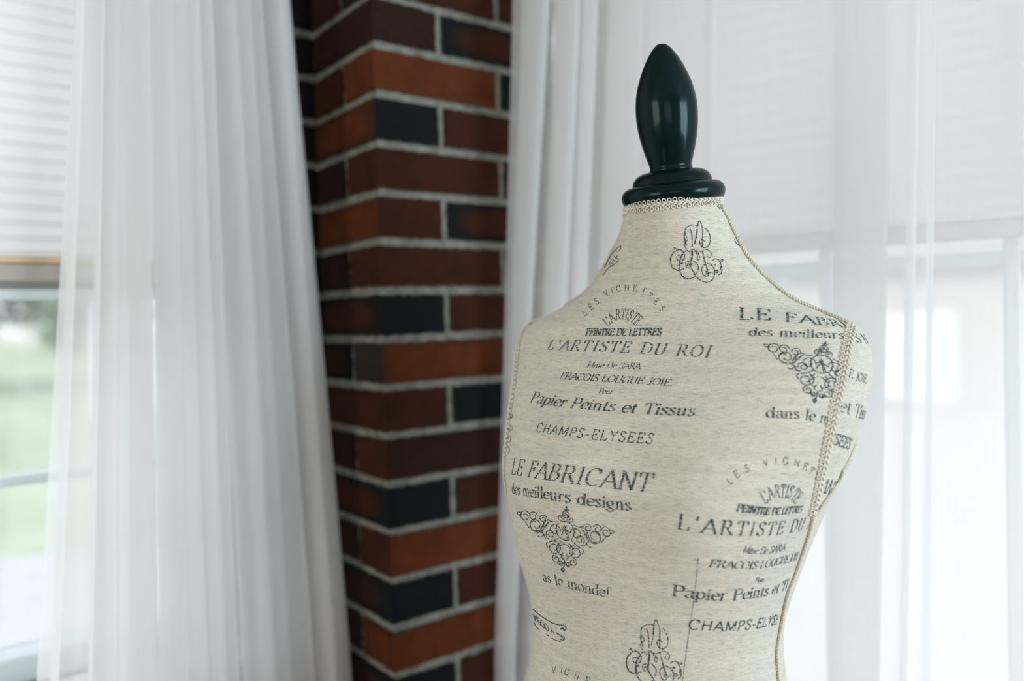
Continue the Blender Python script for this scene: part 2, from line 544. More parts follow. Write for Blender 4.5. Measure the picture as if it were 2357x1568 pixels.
    bo.parent = root; bo.matrix_parent_inverse = Matrix.Translation(-root.location)
    # mortar core, set back a little from the brick faces, with an uneven surface
    mc = MB()
    def grid(P, U, n, x0, x1, off):
        nx, nz = max(2, int((x1 - x0) / 0.004)), int(CEIL / 0.006)
        vs = []
        for j in range(nz + 1):
            for i in range(nx + 1):
                r_ = off + random.uniform(-0.0012, 0.0012)
                vs.append(v2(P) + v2(U) * (x0 + (x1 - x0) * i / nx) + v2(n) * r_ + Z3 * (CEIL * j / nz))
        fs = [(j * (nx + 1) + i, j * (nx + 1) + i + 1, (j + 1) * (nx + 1) + i + 1, (j + 1) * (nx + 1) + i) for j in range(nz) for i in range(nx)]
        mc.add(vs, fs)
    grid(E2, A2, B2, 0.0034, 0.328, 0.0034)
    grid(E2, B2, A2, 0.0034, 0.205, 0.0034)
    grid(LO, -A2, B2, 0.0, 0.15, -0.0085)
    mo = mc.build('mortar', mat_mortar, root)
    return root
build_pier()

# ------------------------------------------------------------------ dress form
# rows of the torso: height over the eye, half width, side lean, forward shift, front depth, back depth, roundness
SL=[(0.116,0.0468,-0.0025,0.0193,0.0492,0.0494,2.00),
(0.110,0.0478,-0.0033,0.0183,0.0495,0.0500,2.00),
(0.100,0.0504,-0.0038,0.0167,0.0500,0.0510,2.00),
(0.090,0.0541,-0.0040,0.0150,0.0505,0.0520,2.00),
(0.080,0.0587,-0.0040,0.0133,0.0510,0.0530,2.00),
(0.070,0.0642,-0.0038,0.0117,0.0515,0.0540,2.00),
(0.060,0.0702,-0.0037,0.0100,0.0520,0.0550,2.00),
(0.050,0.0769,-0.0038,0.0087,0.0533,0.0573,2.03),
(0.040,0.0846,-0.0042,0.0073,0.0547,0.0597,2.07),
(0.030,0.0934,-0.0051,0.0060,0.0560,0.0620,2.10),
(0.022,0.1031,-0.0061,0.0052,0.0587,0.0647,2.13),
(0.015,0.1139,-0.0077,0.0045,0.0610,0.0670,2.15),
(0.008,0.1262,-0.0103,0.0038,0.0633,0.0693,2.17),
(0.002,0.1394,-0.0125,0.0032,0.0653,0.0713,2.19),
(-0.004,0.1520,-0.0127,0.0028,0.0678,0.0736,2.24),
(-0.009,0.1622,-0.0109,0.0026,0.0701,0.0756,2.29),
(-0.014,0.1694,-0.0085,0.0023,0.0723,0.0776,2.34),
(-0.020,0.1747,-0.0069,0.0020,0.0750,0.0800,2.40),
(-0.028,0.1786,-0.0058,0.0025,0.0790,0.0827,2.43),
(-0.038,0.1812,-0.0051,0.0032,0.0840,0.0860,2.46),
(-0.050,0.1825,-0.0049,0.0040,0.0900,0.0900,2.50),
(-0.065,0.1826,-0.0052,0.0058,0.0966,0.0915,2.50),
(-0.080,0.1814,-0.0062,0.0076,0.1032,0.0930,2.50),
(-0.100,0.1790,-0.0085,0.0100,0.1120,0.0950,2.50),
(-0.120,0.1761,-0.0121,0.0133,0.1140,0.0933,2.43),
(-0.140,0.1725,-0.0161,0.0167,0.1160,0.0917,2.37),
(-0.160,0.1681,-0.0198,0.0200,0.1180,0.0900,2.30),
(-0.180,0.1632,-0.0229,0.0225,0.1155,0.0875,2.25),
(-0.200,0.1579,-0.0255,0.0250,0.1130,0.0850,2.20),
(-0.220,0.1521,-0.0277,0.0278,0.1086,0.0830,2.20),
(-0.240,0.1459,-0.0287,0.0306,0.1042,0.0810,2.20),
(-0.260,0.1391,-0.0289,0.0328,0.1005,0.0800,2.20),
(-0.280,0.1325,-0.0289,0.0343,0.0975,0.0800,2.20),
(-0.300,0.1278,-0.0290,0.0350,0.0965,0.0813,2.20),
(-0.320,0.1260,-0.0288,0.0350,0.0975,0.0838,2.20),
(-0.340,0.1268,-0.0291,0.0343,0.1004,0.0886,2.20),
(-0.360,0.1296,-0.0300,0.0329,0.1053,0.0957,2.20),
(-0.380,0.1336,-0.0309,0.0314,0.1101,0.1029,2.20)]
SL += [(-.42, .1440, -.0320, .0300, .120, .115, 2.2), (-.46, .1530, -.0325, .0300, .128, .122, 2.2), (-.50, .1590, -.0330, .0300, .132, .126, 2.2),
       (-.54, .1600, -.0335, .0300, .132, .127, 2.2), (-.57, .1580, -.0335, .0300, .130, .125, 2.2)]
YAW = R(28)
EX = Vector((math.cos(YAW), -math.sin(YAW), 0))          # towards its left arm
FR = Vector((-math.sin(YAW), -math.cos(YAW), 0))         # towards its front
FC = Vector((0.178, 0.83, EYE))
SLA = np.array(SL)[::-1]

def cubic(z):
    """Catmull-Rom through the rows"""
    zs = SLA[:, 0]
    z = min(max(z, zs[0]), zs[-1])
    i = min(max(int(np.searchsorted(zs, z)) - 1, 0), len(zs) - 2)
    h = zs[i + 1] - zs[i]
    t = (z - zs[i]) / h
    p1, p2 = SLA[i], SLA[i + 1]
    m1 = (SLA[i + 1] - SLA[i - 1]) / (zs[i + 1] - zs[i - 1]) * h if i > 0 else p2 - p1
    m2 = (SLA[i + 2] - SLA[i]) / (zs[i + 2] - zs[i]) * h if i < len(zs) - 2 else p2 - p1
    return p1 * (2 * t ** 3 - 3 * t * t + 1) + m1 * (t ** 3 - 2 * t * t + t) + p2 * (-2 * t ** 3 + 3 * t * t) + m2 * (t ** 3 - t * t)

def surf(th, z):
    """point of the torso at angle th (0 its left side, 90 degrees front) and height z over the eye"""
    _, a, ox, of, bf, bb, n = cubic(z)
    c, s = math.cos(th), math.sin(th)
    x = a * math.copysign(abs(c) ** (2 / n), c)
    y = (bf if s > 0 else bb) * math.copysign(abs(s) ** (2 / n), s)
    if s > 0:                                             # bust
        for bx in (-0.072, 0.072):
            y += 0.013 * math.exp(-((x - bx) / 0.05) ** 2 - ((z + 0.175) / 0.065) ** 2) * min(1, s * 1.6)
    zz = z
    if z > 0.05:                                          # the neck tips forward
        w = min(1, (z - 0.05) / 0.066); w = w * w * (3 - 2 * w)
        zz += w * (0.02 * x - 0.12 * y)
    return FC + EX * (x + ox) + FR * (y + of) + Z3 * zz

NT = 160
zrows = list(np.arange(0.116, -0.031, -0.003)) + list(np.arange(-0.034, -0.571, -0.0055))
tv = [surf(2 * math.pi * k / NT, z) for z in zrows for k in range(NT)]
tf = [(j * NT + k, (j + 1) * NT + k, (j + 1) * NT + (k + 1) % NT, j * NT + (k + 1) % NT) for j in range(len(zrows) - 1) for k in range(NT)]
bvh = BVHTree.FromPolygons([tuple(p) for p in tv], tf)
CAMP = Vector((0, 0, EYE))
CIM = CAM_ROT.transposed()

def shoot(px, py):
    """where the sight line of a photo point meets the cloth"""
    d = CAM_ROT @ Vector(((px - 1178.5) / FPX, -(py - 784) / FPX, -1.0))
    loc, nor, _, _ = bvh.ray_cast(CAMP, d.normalized())
    return loc, nor
def project(p):
    c = CIM @ (Vector(p) - CAMP)
    return 1178.5 + FPX * c.x / -c.z, 784 - FPX * c.y / -c.z
def snap(p, off):
    loc, nor, _, _ = bvh.find_nearest(p)
    if (loc - FC).xy.dot(nor.xy) < 0 and abs(nor.z) < 0.9: nor = -nor
    return loc + nor * off, nor

def spline(pts, n=8):
    """Catmull-Rom through a list of tuples"""
    P = [np.array(p, float) for p in pts]
    if len(P) < 3: return [P[0] + (P[-1] - P[0]) * t for t in np.linspace(0, 1, n + 1)]
    out = []
    for i in range(len(P) - 1):
        p0 = P[i - 1] if i > 0 else 2 * P[i] - P[i + 1]
        p3 = P[i + 2] if i + 2 < len(P) else 2 * P[i + 1] - P[i]
        p1, p2 = P[i], P[i + 1]
        for k in range(n):
            t = k / n
            out.append(0.5 * (2 * p1 + (p2 - p0) * t + (2 * p0 - 5 * p1 + 4 * p2 - p3) * t * t + (3 * p1 - p0 - 3 * p2 + p3) * t ** 3))
    out.append(P[-1])
    return out

# --- lettering: pen strokes on a cap height of 1.  l straight, c curve, o arc (cx cy rx ry from to), s serif, d dot
GL = {
 'A': (.74, "l .03 0 .38 1|l .36 1 .72 0|l .15 .34 .58 .34|s .03 0|s .71 0"),
 'B': (.66, "l .14 0 .14 1|c .14 1 .42 .97 .5 .77 .4 .56 .14 .53|c .14 .53 .46 .5 .59 .27 .46 .04 .14 0|s .1 0|s .1 1"),
 'C': (.70, "o .39 .5 .33 .5 48 312|l .62 .98 .62 .72"),
 'D': (.76, "l .14 0 .14 1|c .14 1 .44 .97 .66 .75 .7 .5 .66 .25 .44 .03 .14 0|s .1 0|s .1 1"),
 'E': (.64, "l .14 0 .14 1|l .06 1 .55 1|l .55 1 .56 .8|l .14 .53 .42 .53|l .42 .42 .42 .64|l .06 0 .57 0|l .57 0 .6 .22"),
 'F': (.60, "l .14 0 .14 1|l .06 1 .54 1|l .54 1 .55 .78|l .14 .53 .4 .53|l .4 .42 .4 .64|s .14 0"),
 'G': (.76, "o .39 .5 .33 .5 48 320|l .62 .98 .62 .72|l .65 .06 .65 .42|s .62 .42"),
 'H': (.78, "l .14 0 .14 1|l .64 0 .64 1|l .14 .52 .64 .52|s .14 0|s .14 1|s .64 0|s .64 1"),
 'I': (.34, "l .17 0 .17 1|s .17 0|s .17 1"),
 'J': (.44, "c .3 1 .3 .4 .28 .08 .14 -.06 .04 .04|s .3 1"),
 'L': (.60, "l .14 0 .14 1|l .06 0 .54 0|l .54 0 .57 .24|s .14 1"),
 'M': (.92, "l .12 0 .12 1|l .12 1 .46 .1|l .46 .1 .8 1|l .8 1 .8 0|s .12 0|s .1 1|s .8 0|s .82 1"),
 'N': (.78, "l .12 0 .12 1|l .12 1 .66 0|l .66 0 .66 1|s .12 0|s .1 1|s .66 1"),
 'O': (.78, "o .39 .5 .33 .5 0 360"),
 'P': (.62, "l .14 0 .14 1|c .14 1 .44 .97 .55 .74 .44 .5 .14 .46|s .14 0|s .1 1"),
 'R': (.72, "l .14 0 .14 1|c .14 1 .44 .97 .53 .76 .44 .55 .14 .52|l .36 .52 .68 0|s .14 0|s .1 1|s .68 0"),
 'S': (.56, "c .48 .84 .36 .99 .18 .98 .09 .78 .2 .6 .38 .46 .5 .26 .4 .03 .2 .01 .07 .18|l .48 .98 .48 .78|l .07 .02 .07 .24"),
 'T': (.68, "l .34 0 .34 1|l .06 1 .62 1|l .05 1 .03 .76|l .63 1 .65 .76|s .34 0"),
 'U': (.76, "c .14 1 .14 .35 .2 .06 .38 0 .56 .06 .62 .35 .62 1|s .14 1|s .62 1"),
 'V': (.72, "l .04 1 .36 0|l .36 0 .68 1|s .05 1|s .67 1"),
 'X': (.70, "l .06 1 .64 0|l .64 1 .06 0|s .07 1|s .63 1|s .07 0|s .63 0"),
 'Y': (.68, "l .05 1 .34 .48|l .63 1 .34 .48|l .34 .48 .34 0|s .06 1|s .62 1|s .34 0"),
 'W': (1.0, "l .04 1 .28 0|l .28 0 .5 .9|l .5 .9 .72 0|l .72 0 .96 1|s .05 1|s .95 1"),
 'a': (.52, "c .09 .52 .2 .66 .36 .62 .4 .44 .4 .12 .5 .01|c .4 .38 .18 .32 .08 .17 .16 .02 .3 .04 .4 .18"),
 'c': (.48, "o .27 .33 .2 .33 50 310"),
 'd': (.58, "o .25 .33 .19 .33 0 360|l .45 1.03 .45 0|l .45 1.03 .36 1.0|l .45 0 .54 .02"),
 'e': (.50, "c .08 .36 .43 .36 .42 .56 .28 .66 .13 .56 .07 .32 .14 .08 .28 .0 .44 .12"),
 'g': (.54, "o .24 .43 .17 .22 0 360|o .25 -.13 .19 .14 0 360|l .36 .6 .5 .66|c .14 .25 .1 .12 .2 .06 .36 .0"),
 'i': (.28, "l .14 0 .14 .65|l .05 .65 .14 .65|s .14 0|d .14 .9"),
 'l': (.28, "l .14 0 .14 1.03|l .05 1.03 .14 1.03|s .14 0"),
 'm': (.90, "l .14 0 .14 .65|c .14 .5 .28 .65 .4 .62 .44 .46 .44 0|c .44 .5 .58 .65 .7 .62 .74 .46 .74 0|l .05 .65 .14 .65|s .14 0|s .44 0|s .74 0"),
 'n': (.60, "l .14 0 .14 .65|c .14 .5 .28 .65 .4 .62 .45 .46 .45 0|l .05 .65 .14 .65|s .14 0|s .45 0"),
 'o': (.54, "o .27 .33 .21 .33 0 360"),
 'p': (.58, "l .14 -.28 .14 .65|o .32 .33 .19 .33 0 360|l .05 .65 .14 .65|s .14 -.28"),
 'r': (.44, "l .14 0 .14 .65|c .14 .45 .24 .62 .34 .65 .4 .6|l .05 .65 .14 .65|s .14 0"),
 's': (.44, "c .37 .55 .28 .66 .14 .64 .09 .52 .18 .4 .3 .31 .38 .18 .3 .03 .16 .01 .07 .12"),
 't': (.36, "c .17 .86 .16 .4 .17 .1 .24 .0 .34 .08|l .05 .64 .32 .64"),
 'u': (.60, "c .14 .65 .14 .25 .18 .04 .28 .0 .45 .16|l .45 .65 .45 0|l .05 .65 .14 .65|l .36 .65 .45 .65|l .45 0 .54 .02"),
 "'": (.22, "l .11 1.02 .1 .74"), '.': (.26, "d .13 .05"), '!': (.3, "l .15 1 .15 .3|d .15 .05"),
 '-': (.42, "l .06 .36 .36 .36"), ' ': (.38, ""),
}
INKV, INKF = [], []

def pen(pts, mapper, w, thin, nib, closed=False):
    """one stroke as a ribbon of ink; mapper takes (x, y) to a point on the cloth or None"""
    n = len(pts)
    prev = None
    for i in range(n):
        a, b = pts[max(i - 1, 0)], pts[min(i + 1, n - 1)]
        dx, dy = b[0] - a[0], b[1] - a[1]
        L = math.hypot(dx, dy) or 1e-9
        an = math.atan2(dy, dx)
        ww = (thin + (w - thin) * abs(math.sin(an - nib)) ** 1.6) / 2 if nib is not None else w / 2
        ox, oy = -dy / L * ww, dx / L * ww
        q1, q2 = mapper(pts[i][0] + ox, pts[i][1] + oy), mapper(pts[i][0] - ox, pts[i][1] - oy)
        cur = None
        if q1 is not None and q2 is not None:
            INKV.extend((q1, q2)); cur = len(INKV) - 2
        if prev is not None and cur is not None:
            INKF.append((prev, prev + 1, cur + 1, cur))
        prev = cur

def glyph(ch, mapper, w, style):
    wd, code = GL[ch]
    serif, nib, thin = style != 'sans', (R(22) if style != 'sans' else None), w * 0.3
    for st in code.split('|'):
        if not st: continue
        k, *v = st.split()
        v = [float(q) for q in v]
        if k == 'l':
            (x0, y0, x1, y1) = v
            pen([(x0 + (x1 - x0) * t, y0 + (y1 - y0) * t) for t in np.linspace(0, 1, 4)], mapper, w, thin, nib)
        elif k == 'c':
            pen([tuple(p) for p in spline(list(zip(v[::2], v[1::2])), 5)], mapper, w, thin, nib)
        elif k == 'o':
            cx, cy, rx, ry, a0, a1 = v
            pen([(cx + rx * math.cos(R(a)), cy + ry * math.sin(R(a))) for a in np.linspace(a0, a1, 25)], mapper, w, thin, nib)
        elif k == 's' and serif:
            pen([(v[0] - .11, v[1]), (v[0], v[1]), (v[0] + .11, v[1])], mapper, w * 0.42, thin, None)
        elif k == 'd':
            pen([(v[0] - w * .5, v[1]), (v[0] + w * .5, v[1])], mapper, w * 1.1, w, None)

def gimp_x(y):
    return float(np.interp(y, [745, 770, 870, 980, 1080, 1180, 1207, 1229, 1320, 1370, 1450, 1568], [1968, 1958, 1938, 1912, 1892, 1870, 1866, 1859, 1828, 1809, 1790, 1785]))
def keep(p, side):
    if side is None: return True
    x, y = project(p)
    return x < gimp_x(y) - 4 if side == 'body' else x > gimp_x(y) + 10

def line(text, pts, h, style='serif', slant=0.2, w=0.13, side='body', track=0.0, arch=False, turn=0.0):
    """text along the photo points pts (baseline); h cap height in photo pixels, start and end"""
    base = []
    for p in spline(pts, 12):
        loc, nor = shoot(p[0], p[1])
        if loc is not None: base.append((loc, nor))
    if len(base) < 3: return
    P = [b[0] for b in base]
    s = [0.0]
    for i in range(1, len(P)): s.append(s[-1] + (P[i] - P[i - 1]).length)
    total = s[-1]
    nat = sum(GL[c][0] + track for c in text) - track
    h0, h1 = h if isinstance(h, tuple) else (h, h)
    def frame(u):
        u_ = min(max(u, 0), total - 1e-6)
        i = min(int(np.searchsorted(s, u_, side='right')) - 1, len(P) - 2)
        t = (u_ - s[i]) / max(s[i + 1] - s[i], 1e-9)
        p = P[i].lerp(P[i + 1], t)
        T = (P[min(i + 2, len(P) - 1)] - P[max(i - 1, 0)]).normalized()
        nr = base[i][1].lerp(base[i + 1][1], t).normalized()
        if nr.dot(CAMP - p) < 0: nr = -nr
        return p + T * (u - u_), T, nr.cross(T).normalized()
    x = 0.0
    k = total / nat
    def along(q):                                         # letters crowd together where the cloth turns away
        t = q / nat
        return total * (t + turn * (t - t * t))
    for ch in text:
        wd = GL[ch][0]
        mid = along(x + wd / 2)
        pm, Tm, Um = frame(mid)
        hp = (h0 + (h1 - h0) * mid / total)
        hm = hp / FPX * (CIM @ (pm - CAMP)).z * -1
        def mp(gx, gy, x=x, hm=hm, pm=pm, Tm=Tm, Um=Um, wd=wd):
            if arch:
                q = pm + Tm * ((gx - wd / 2) * k + gy * slant * hm) + Um * gy * hm
            else:
                p, T, U = frame(along(x + gx))
                q = p + U * gy * hm + T * gy * slant * hm
            q, _ = snap(q, 0.00035)
            return q if keep(q, side) else None
        glyph(ch, mp, w, style)
        x += wd + track

def letters(spec, h, w=0.09, side='body'):
    """single letters standing along an arc, each turned to follow it"""
    pts = [(a, b) for _, a, b in spec]
    for i, (ch, px, py) in enumerate(spec):
        a, b = pts[max(i - 1, 0)], pts[min(i + 1, len(pts) - 1)]
        an = math.atan2(b[1] - a[1], b[0] - a[0]) * 0.8
        wd = GL[ch][0]
        def mp(gx, gy):
            dx, dy = (gx - wd / 2) * h * 0.95, -(gy - 0.5) * h
            q, nr = shoot(px + dx * math.cos(an) - dy * math.sin(an), py + dx * math.sin(an) + dy * math.cos(an))
            if q is None: return None
            q, _ = snap(q, 0.00035)
            return q if keep(q, side) else None
        glyph(ch, mp, w, 'sans')

def drawing(strokes, fx, w, side='body'):
    """pen drawing given in its own units; fx takes it to photo points"""
    for st in strokes:
        ww = w
        if isinstance(st[0], (int, float)): ww = w * st[0]; st = st[1:]
        def mp(x, y):
            px, py = fx(x, y)
            q, nr = shoot(px, py)
            if q is None: return None
            q, _ = snap(q, 0.00035)
            return q if keep(q, side) else None
        pts = [tuple(p) for p in spline(list(st), 6)]
        pen(pts, mp, ww, ww, None)

def curl(cx, cy, r, a0, turns, hand=1, k=0.72):
    n = max(6, int(abs(turns) * 9))
    return [(cx + r * (1 - k * t) * math.cos(R(a0) + hand * 2 * math.pi * turns * t), cy + r * (1 - k * t) * math.sin(R(a0) + hand * 2 * math.pi * turns * t)) for t in np.linspace(0, 1, n)]

# centre of the chest
letters([('L', 1345, 720), ('E', 1360, 707), ('S', 1373, 694), ('V', 1395, 675), ('I', 1408, 667), ('G', 1424, 664), ('N', 1443, 662), ('E', 1462, 663), ('T', 1482, 669), ('T', 1497, 681), ('E', 1511, 694), ('S', 1525, 711)], 14, 0.10)
line("L'ARTISTE", [(1399, 752), (1416, 738), (1432, 735), (1449, 738), (1464, 750)], 25, 'serif', 0.0, 0.14, arch=True)
line("PEINTRE DE LETTRES", [(1347, 773), (1434, 773), (1521, 772)], 18, 'serif', 0.08, 0.24)
line("L'ARTISTE DU ROI", [(1258, 805), (1370, 809), (1462, 813), (1550, 819), (1633, 823)], (25, 30), 'serif', 0.2, 0.13, track=0.16)
line("Mme De SARA", [(1350, 846), (1412, 848), (1473, 850)], 15, slant=0.24, w=0.13)
line("FRACOIS LOUGUE JOIE.", [(1287, 873), (1384, 879), (1470, 884), (1547, 889)], (18, 17), slant=0.24, w=0.13)
line("Pour", [(1377, 906), (1393, 907), (1409, 908)], 12, slant=0.24, w=0.15)
line("Papier Peints et Tissus", [(1219, 926), (1311, 939), (1431, 949), (1479, 953), (1598, 958)], (26, 28), slant=0.22, w=0.14)
line("CHAMPS-ELYSEES", [(1233, 994), (1295, 1003), (1362, 1011), (1435, 1017), (1501, 1022)], (21, 24), 'sans', 0.2, 0.11, track=0.14)
line("LE FABRICANT", [(1177, 1091), (1222, 1099), (1339, 1116), (1420, 1125), (1496, 1133)], (36, 43), slant=0.2, w=0.12, track=0.06)
line("des meilleurs designs", [(1180, 1137), (1277, 1152), (1370, 1166), (1454, 1176)], (25, 27), slant=0.0, w=0.15)
line("as le monde!", [(1251, 1338), (1325, 1358), (1403, 1377)], 26, slant=0.0, w=0.13)
letters([('V', 1275, 1541), ('I', 1293, 1543), ('G', 1305, 1547), ('N', 1328, 1556), ('E', 1352, 1566)], 15, 0.10)
# its left shoulder
line("LE FABRI", [(1699, 736), (1765, 737), (1860, 745), (1954, 756)], (34, 34), slant=0.0, w=0.13, track=0.1, turn=0.2)
line("des meilleurs d", [(1722, 773), (1830, 776), (1934, 780), (1970, 782)], (21, 22), slant=0.1, w=0.13)
line("dans le mo", [(1762, 961), (1850, 966), (1918, 979)], (25, 26), slant=0.1, w=0.13, turn=0.2)
# arm plate
line("S N", [(1972, 789), (1985, 790), (1999, 792)], 25, slant=-0.25, w=0.12, side='arm')
line("E JOIE", [(1952, 868), (1970, 875), (1993, 883)], 21, slant=0.1, w=0.13, side='arm')
line("et Tissus", [(1930, 944), (1955, 955), (1991, 967)], 30, slant=0.05, w=0.13, side='arm')
line("YSEES", [(1898, 1016), (1922, 1023), (1953, 1034)], 25, 'sans', 0.1, 0.12, side='arm')
line("CANT", [(1866, 1125), (1890, 1133), (1913, 1141)], 34, slant=0.15, w=0.10, side='arm')
# its left waist
letters([('L', 1679, 1107), ('E', 1695, 1092), ('S', 1719, 1078), ('V', 1762, 1064), ('I', 1786, 1060), ('G', 1808, 1061), ('N', 1834, 1065), ('E', 1854, 1074), ('T', 1868, 1084), ('T', 1880, 1098)], 17, 0.10)
line("L'ARTISTE", [(1760, 1160), (1780, 1148), (1800, 1145), (1818, 1148), (1830, 1160)], 31, 'serif', 0.0, 0.14, arch=True)
line("PEINTRE DE LETTRES", [(1694, 1177), (1772, 1185), (1843, 1180)], 18, 'serif', 0.08, 0.24, turn=0.3)
line("L'ARTISTE DU R", [(1557, 1217), (1640, 1229), (1737, 1233), (1800, 1229), (1862, 1216)], (37, 31), 'serif', 0.1, 0.13, track=0.16, turn=0.45)
line("Mme De SARA", [(1708, 1273), (1757, 1275), (1805, 1268)], 18, slant=0.2, w=0.14)
line("FRACOIS LOUGUE JOIE", [(1630, 1305), (1730, 1310), (1790, 1301), (1832, 1289)], (20, 20), slant=0.22, w=0.14, turn=0.42)
line("Pour", [(1737, 1340), (1747, 1340), (1758, 1339)], 12, slant=0.2, w=0.16)
line("Papier Peints et Tiss", [(1545, 1371), (1600, 1378), (1676, 1382), (1765, 1371), (1817, 1354)], (29, 27), slant=0.12, w=0.14, turn=0.42)
line("CHAMPS-ELYSEE", [(1583, 1448), (1670, 1453), (1740, 1446), (1792, 1435)], (25, 24), 'sans', 0.15, 0.12, track=0.1, turn=0.36)

# cipher of looped letters: units are hundredths of its width
MONO = [
 (1.0, (53, 45), (46, 33), (48, 20), (60, 13), (72, 14)), (1.0, (53, 45), (44, 55), (46, 62), (50, 68)),
 (1.7, (46, 30), (45, 42), (49, 60)), (1.2, (57, 22), (61, 32), (62, 50), (62, 63)),
 (1.7, (75, 8), (73, 22), (71, 40), (67, 56)), (1.0, (72, 15), (78, 3), (83, 12)), (1.4, (83, 12), (86, 26), (85, 45), (85, 64)),
 (1.3, (100, 31), (103, 44), (100, 58), (90, 64), (82, 60), (79, 50), (84, 45), (91, 50)), (1.0, (98, 28), (94, 22), (91, 20)),
 (2.4, (61, 68), (62, 80), (60, 92), (58, 104)), (1.5, (58, 104), (62, 114), (69, 126)), (1.2, (69, 126), (75, 116), (75, 104), (66, 94)),
 (1.5, (85, 72), (88, 84), (92, 100), (97, 116)), (1.0, (90, 67), (102, 72), (105, 80), (102, 86), (96, 84), (97, 78)),
 (1.0, (76, 78), (73, 86), (76, 92), (79, 86), (76, 76), (82, 72), (88, 70)), (1.0, (64, 66), (70, 74), (74, 80), (70, 70), (74, 74)),
 (1.4, (20, 66), (24, 63), (27, 70), (33, 68), (40, 72), (45, 80), (44, 88), (39, 94)),
 (1.6, (24, 72), (16, 80), (13, 92), (16, 106), (23, 113), (33, 115), (44, 111)), (1.0, (35, 82), (29, 82), (27, 88), (31, 93), (36, 88)),
 (2.2, (41, 78), (35, 90), (33, 102), (33, 114)), (1.0, (44, 74), (50, 70), (57, 75)), (1.6, (36, 98), (40, 101), (39, 96)),
 (1.2, (56, 95), (48, 97), (48, 106), (53, 110), (57, 106), (53, 100), (50, 106)),
 (1.5, (34, 117), (40, 128), (50, 134), (62, 133), (70, 128)), (1.4, (72, 130), (82, 138), (96, 142), (108, 136), (113, 122), (111, 110), (104, 102), (96, 100)),
 (1.2, (92, 102), (85, 106), (84, 118), (89, 127), (96, 128), (99, 121), (94, 116), (95, 122), (104, 120), (110, 121)),
 (1.2, (108, 94), (112, 90), (119, 90), (124, 95), (128, 106), (129, 114), (127, 122), (121, 126)), (1.0, (124, 94), (130, 90), (131, 95), (127, 95)),
 (1.8, (128, 106), (126, 112), (129, 118)), (1.4, (111, 103), (115, 101), (113, 105)), (1.2, (114, 116), (120, 116), (119, 121), (115, 119)),
]
drawing(MONO, lambda x, y: (1530 + x * 10 / 9.8, 505 + y * 10 / 9.8), 1.7)
drawing(MONO, lambda x, y: (1427 + x * 1.08 + (y - 60) * 0.03, 1423 + y * 1.11), 1.8)

# three-cornered scroll ornament on a 212 x 157 sheet
def half(sgn):
    m = lambda pts: [(100 + sgn * (x - 100), y) for x, y in pts]
    C = []
    C += [m(curl(183, 50, 12, -160, 1.4, 1)), m(curl(166, 47, 10, 200, 1.3, 1)), m(curl(160, 63, 17, -150, 1.5, -1)), m(curl(146, 48, 9, 160, 1.4, 1))]
    C += [m([(190, 46), (196, 44), (200, 47), (194, 50), (190, 46)]), m([(116, 47), (124, 50), (130, 50), (136, 47)])]
    C += [m([(140, 50), (146, 60), (150, 70), (156, 74), (166, 74)]), m([(136, 54), (142, 64), (146, 72)]), m([(134, 52), (138, 58), (144, 68)])]
    C += [m(curl(122, 66, 13, 180, 1.2, 1)), m(curl(130, 76, 10, 40, 1.3, -1)), m([(150, 72), (144, 80), (140, 86), (133, 86)])]
    C += [m(curl(122, 102, 15, -60, 1.6, -1)), m([(132, 92), (124, 88), (118, 84), (112, 78)]), m([(108, 86), (116, 96), (114, 110), (104, 114)])]
    C += [m(curl(110, 40, 7, 160, 1.4, 1)), m(curl(117, 123, 9, -90, 1.3, 1)), m(curl(108, 131, 6, 0, 1.3, -1)), m([(103, 108), (107, 116), (102, 122)])]
    C += [m([(142, 78), (147, 84), (152, 86), (156, 84)]), m([(100, 30), (94, 34), (93, 28), (99, 22), (100, 16)]), m([(174, 72), (180, 64), (182, 60)])]
    C += [m([(136, 92), (138, 98), (135, 104)]), m([(160, 58), (166, 56), (170, 60)])]
    return C
TRI = half(1) + half(-1)
TRI += [curl(100, 63, 19, 0, 1.0, 1, 0.0), [(92, 74), (98, 60), (103, 52)], [(94, 54), (100, 64), (106, 82)], [(97, 52), (103, 64), (109, 80)], [(90, 62), (100, 60), (112, 66)],
        [(100, 12), (102, 18), (98, 22), (100, 28), (106, 32), (100, 37), (94, 32), (100, 27)], [(95, 20), (100, 21), (106, 20)], [(100, 122), (100, 130), (98, 138), (97, 146)],
        [(97, 138), (94, 142), (97, 147), (100, 142), (97, 138)], [(88, 128), (95, 132), (100, 126), (106, 133), (112, 128)], [(86, 100), (94, 92), (100, 90), (107, 93), (114, 100)]]
def tri_map(c, r, d):
    """sheet to photo: c the middle of the top edge, r the step along the sheet, d the step down it"""
    return lambda x, y: (c[0] + (x - 100) * r[0] + (y - 15) * d[0], c[1] + (x - 100) * r[1] + (y - 15) * d[1])
drawing(TRI, tri_map((1303, 1167), (1.12, 0.225), (-0.03, 1.14)), 1.9)
drawing(TRI, tri_map((1899, 788), (1.36, 0.27), (-0.155, 1.06)), 2.1)

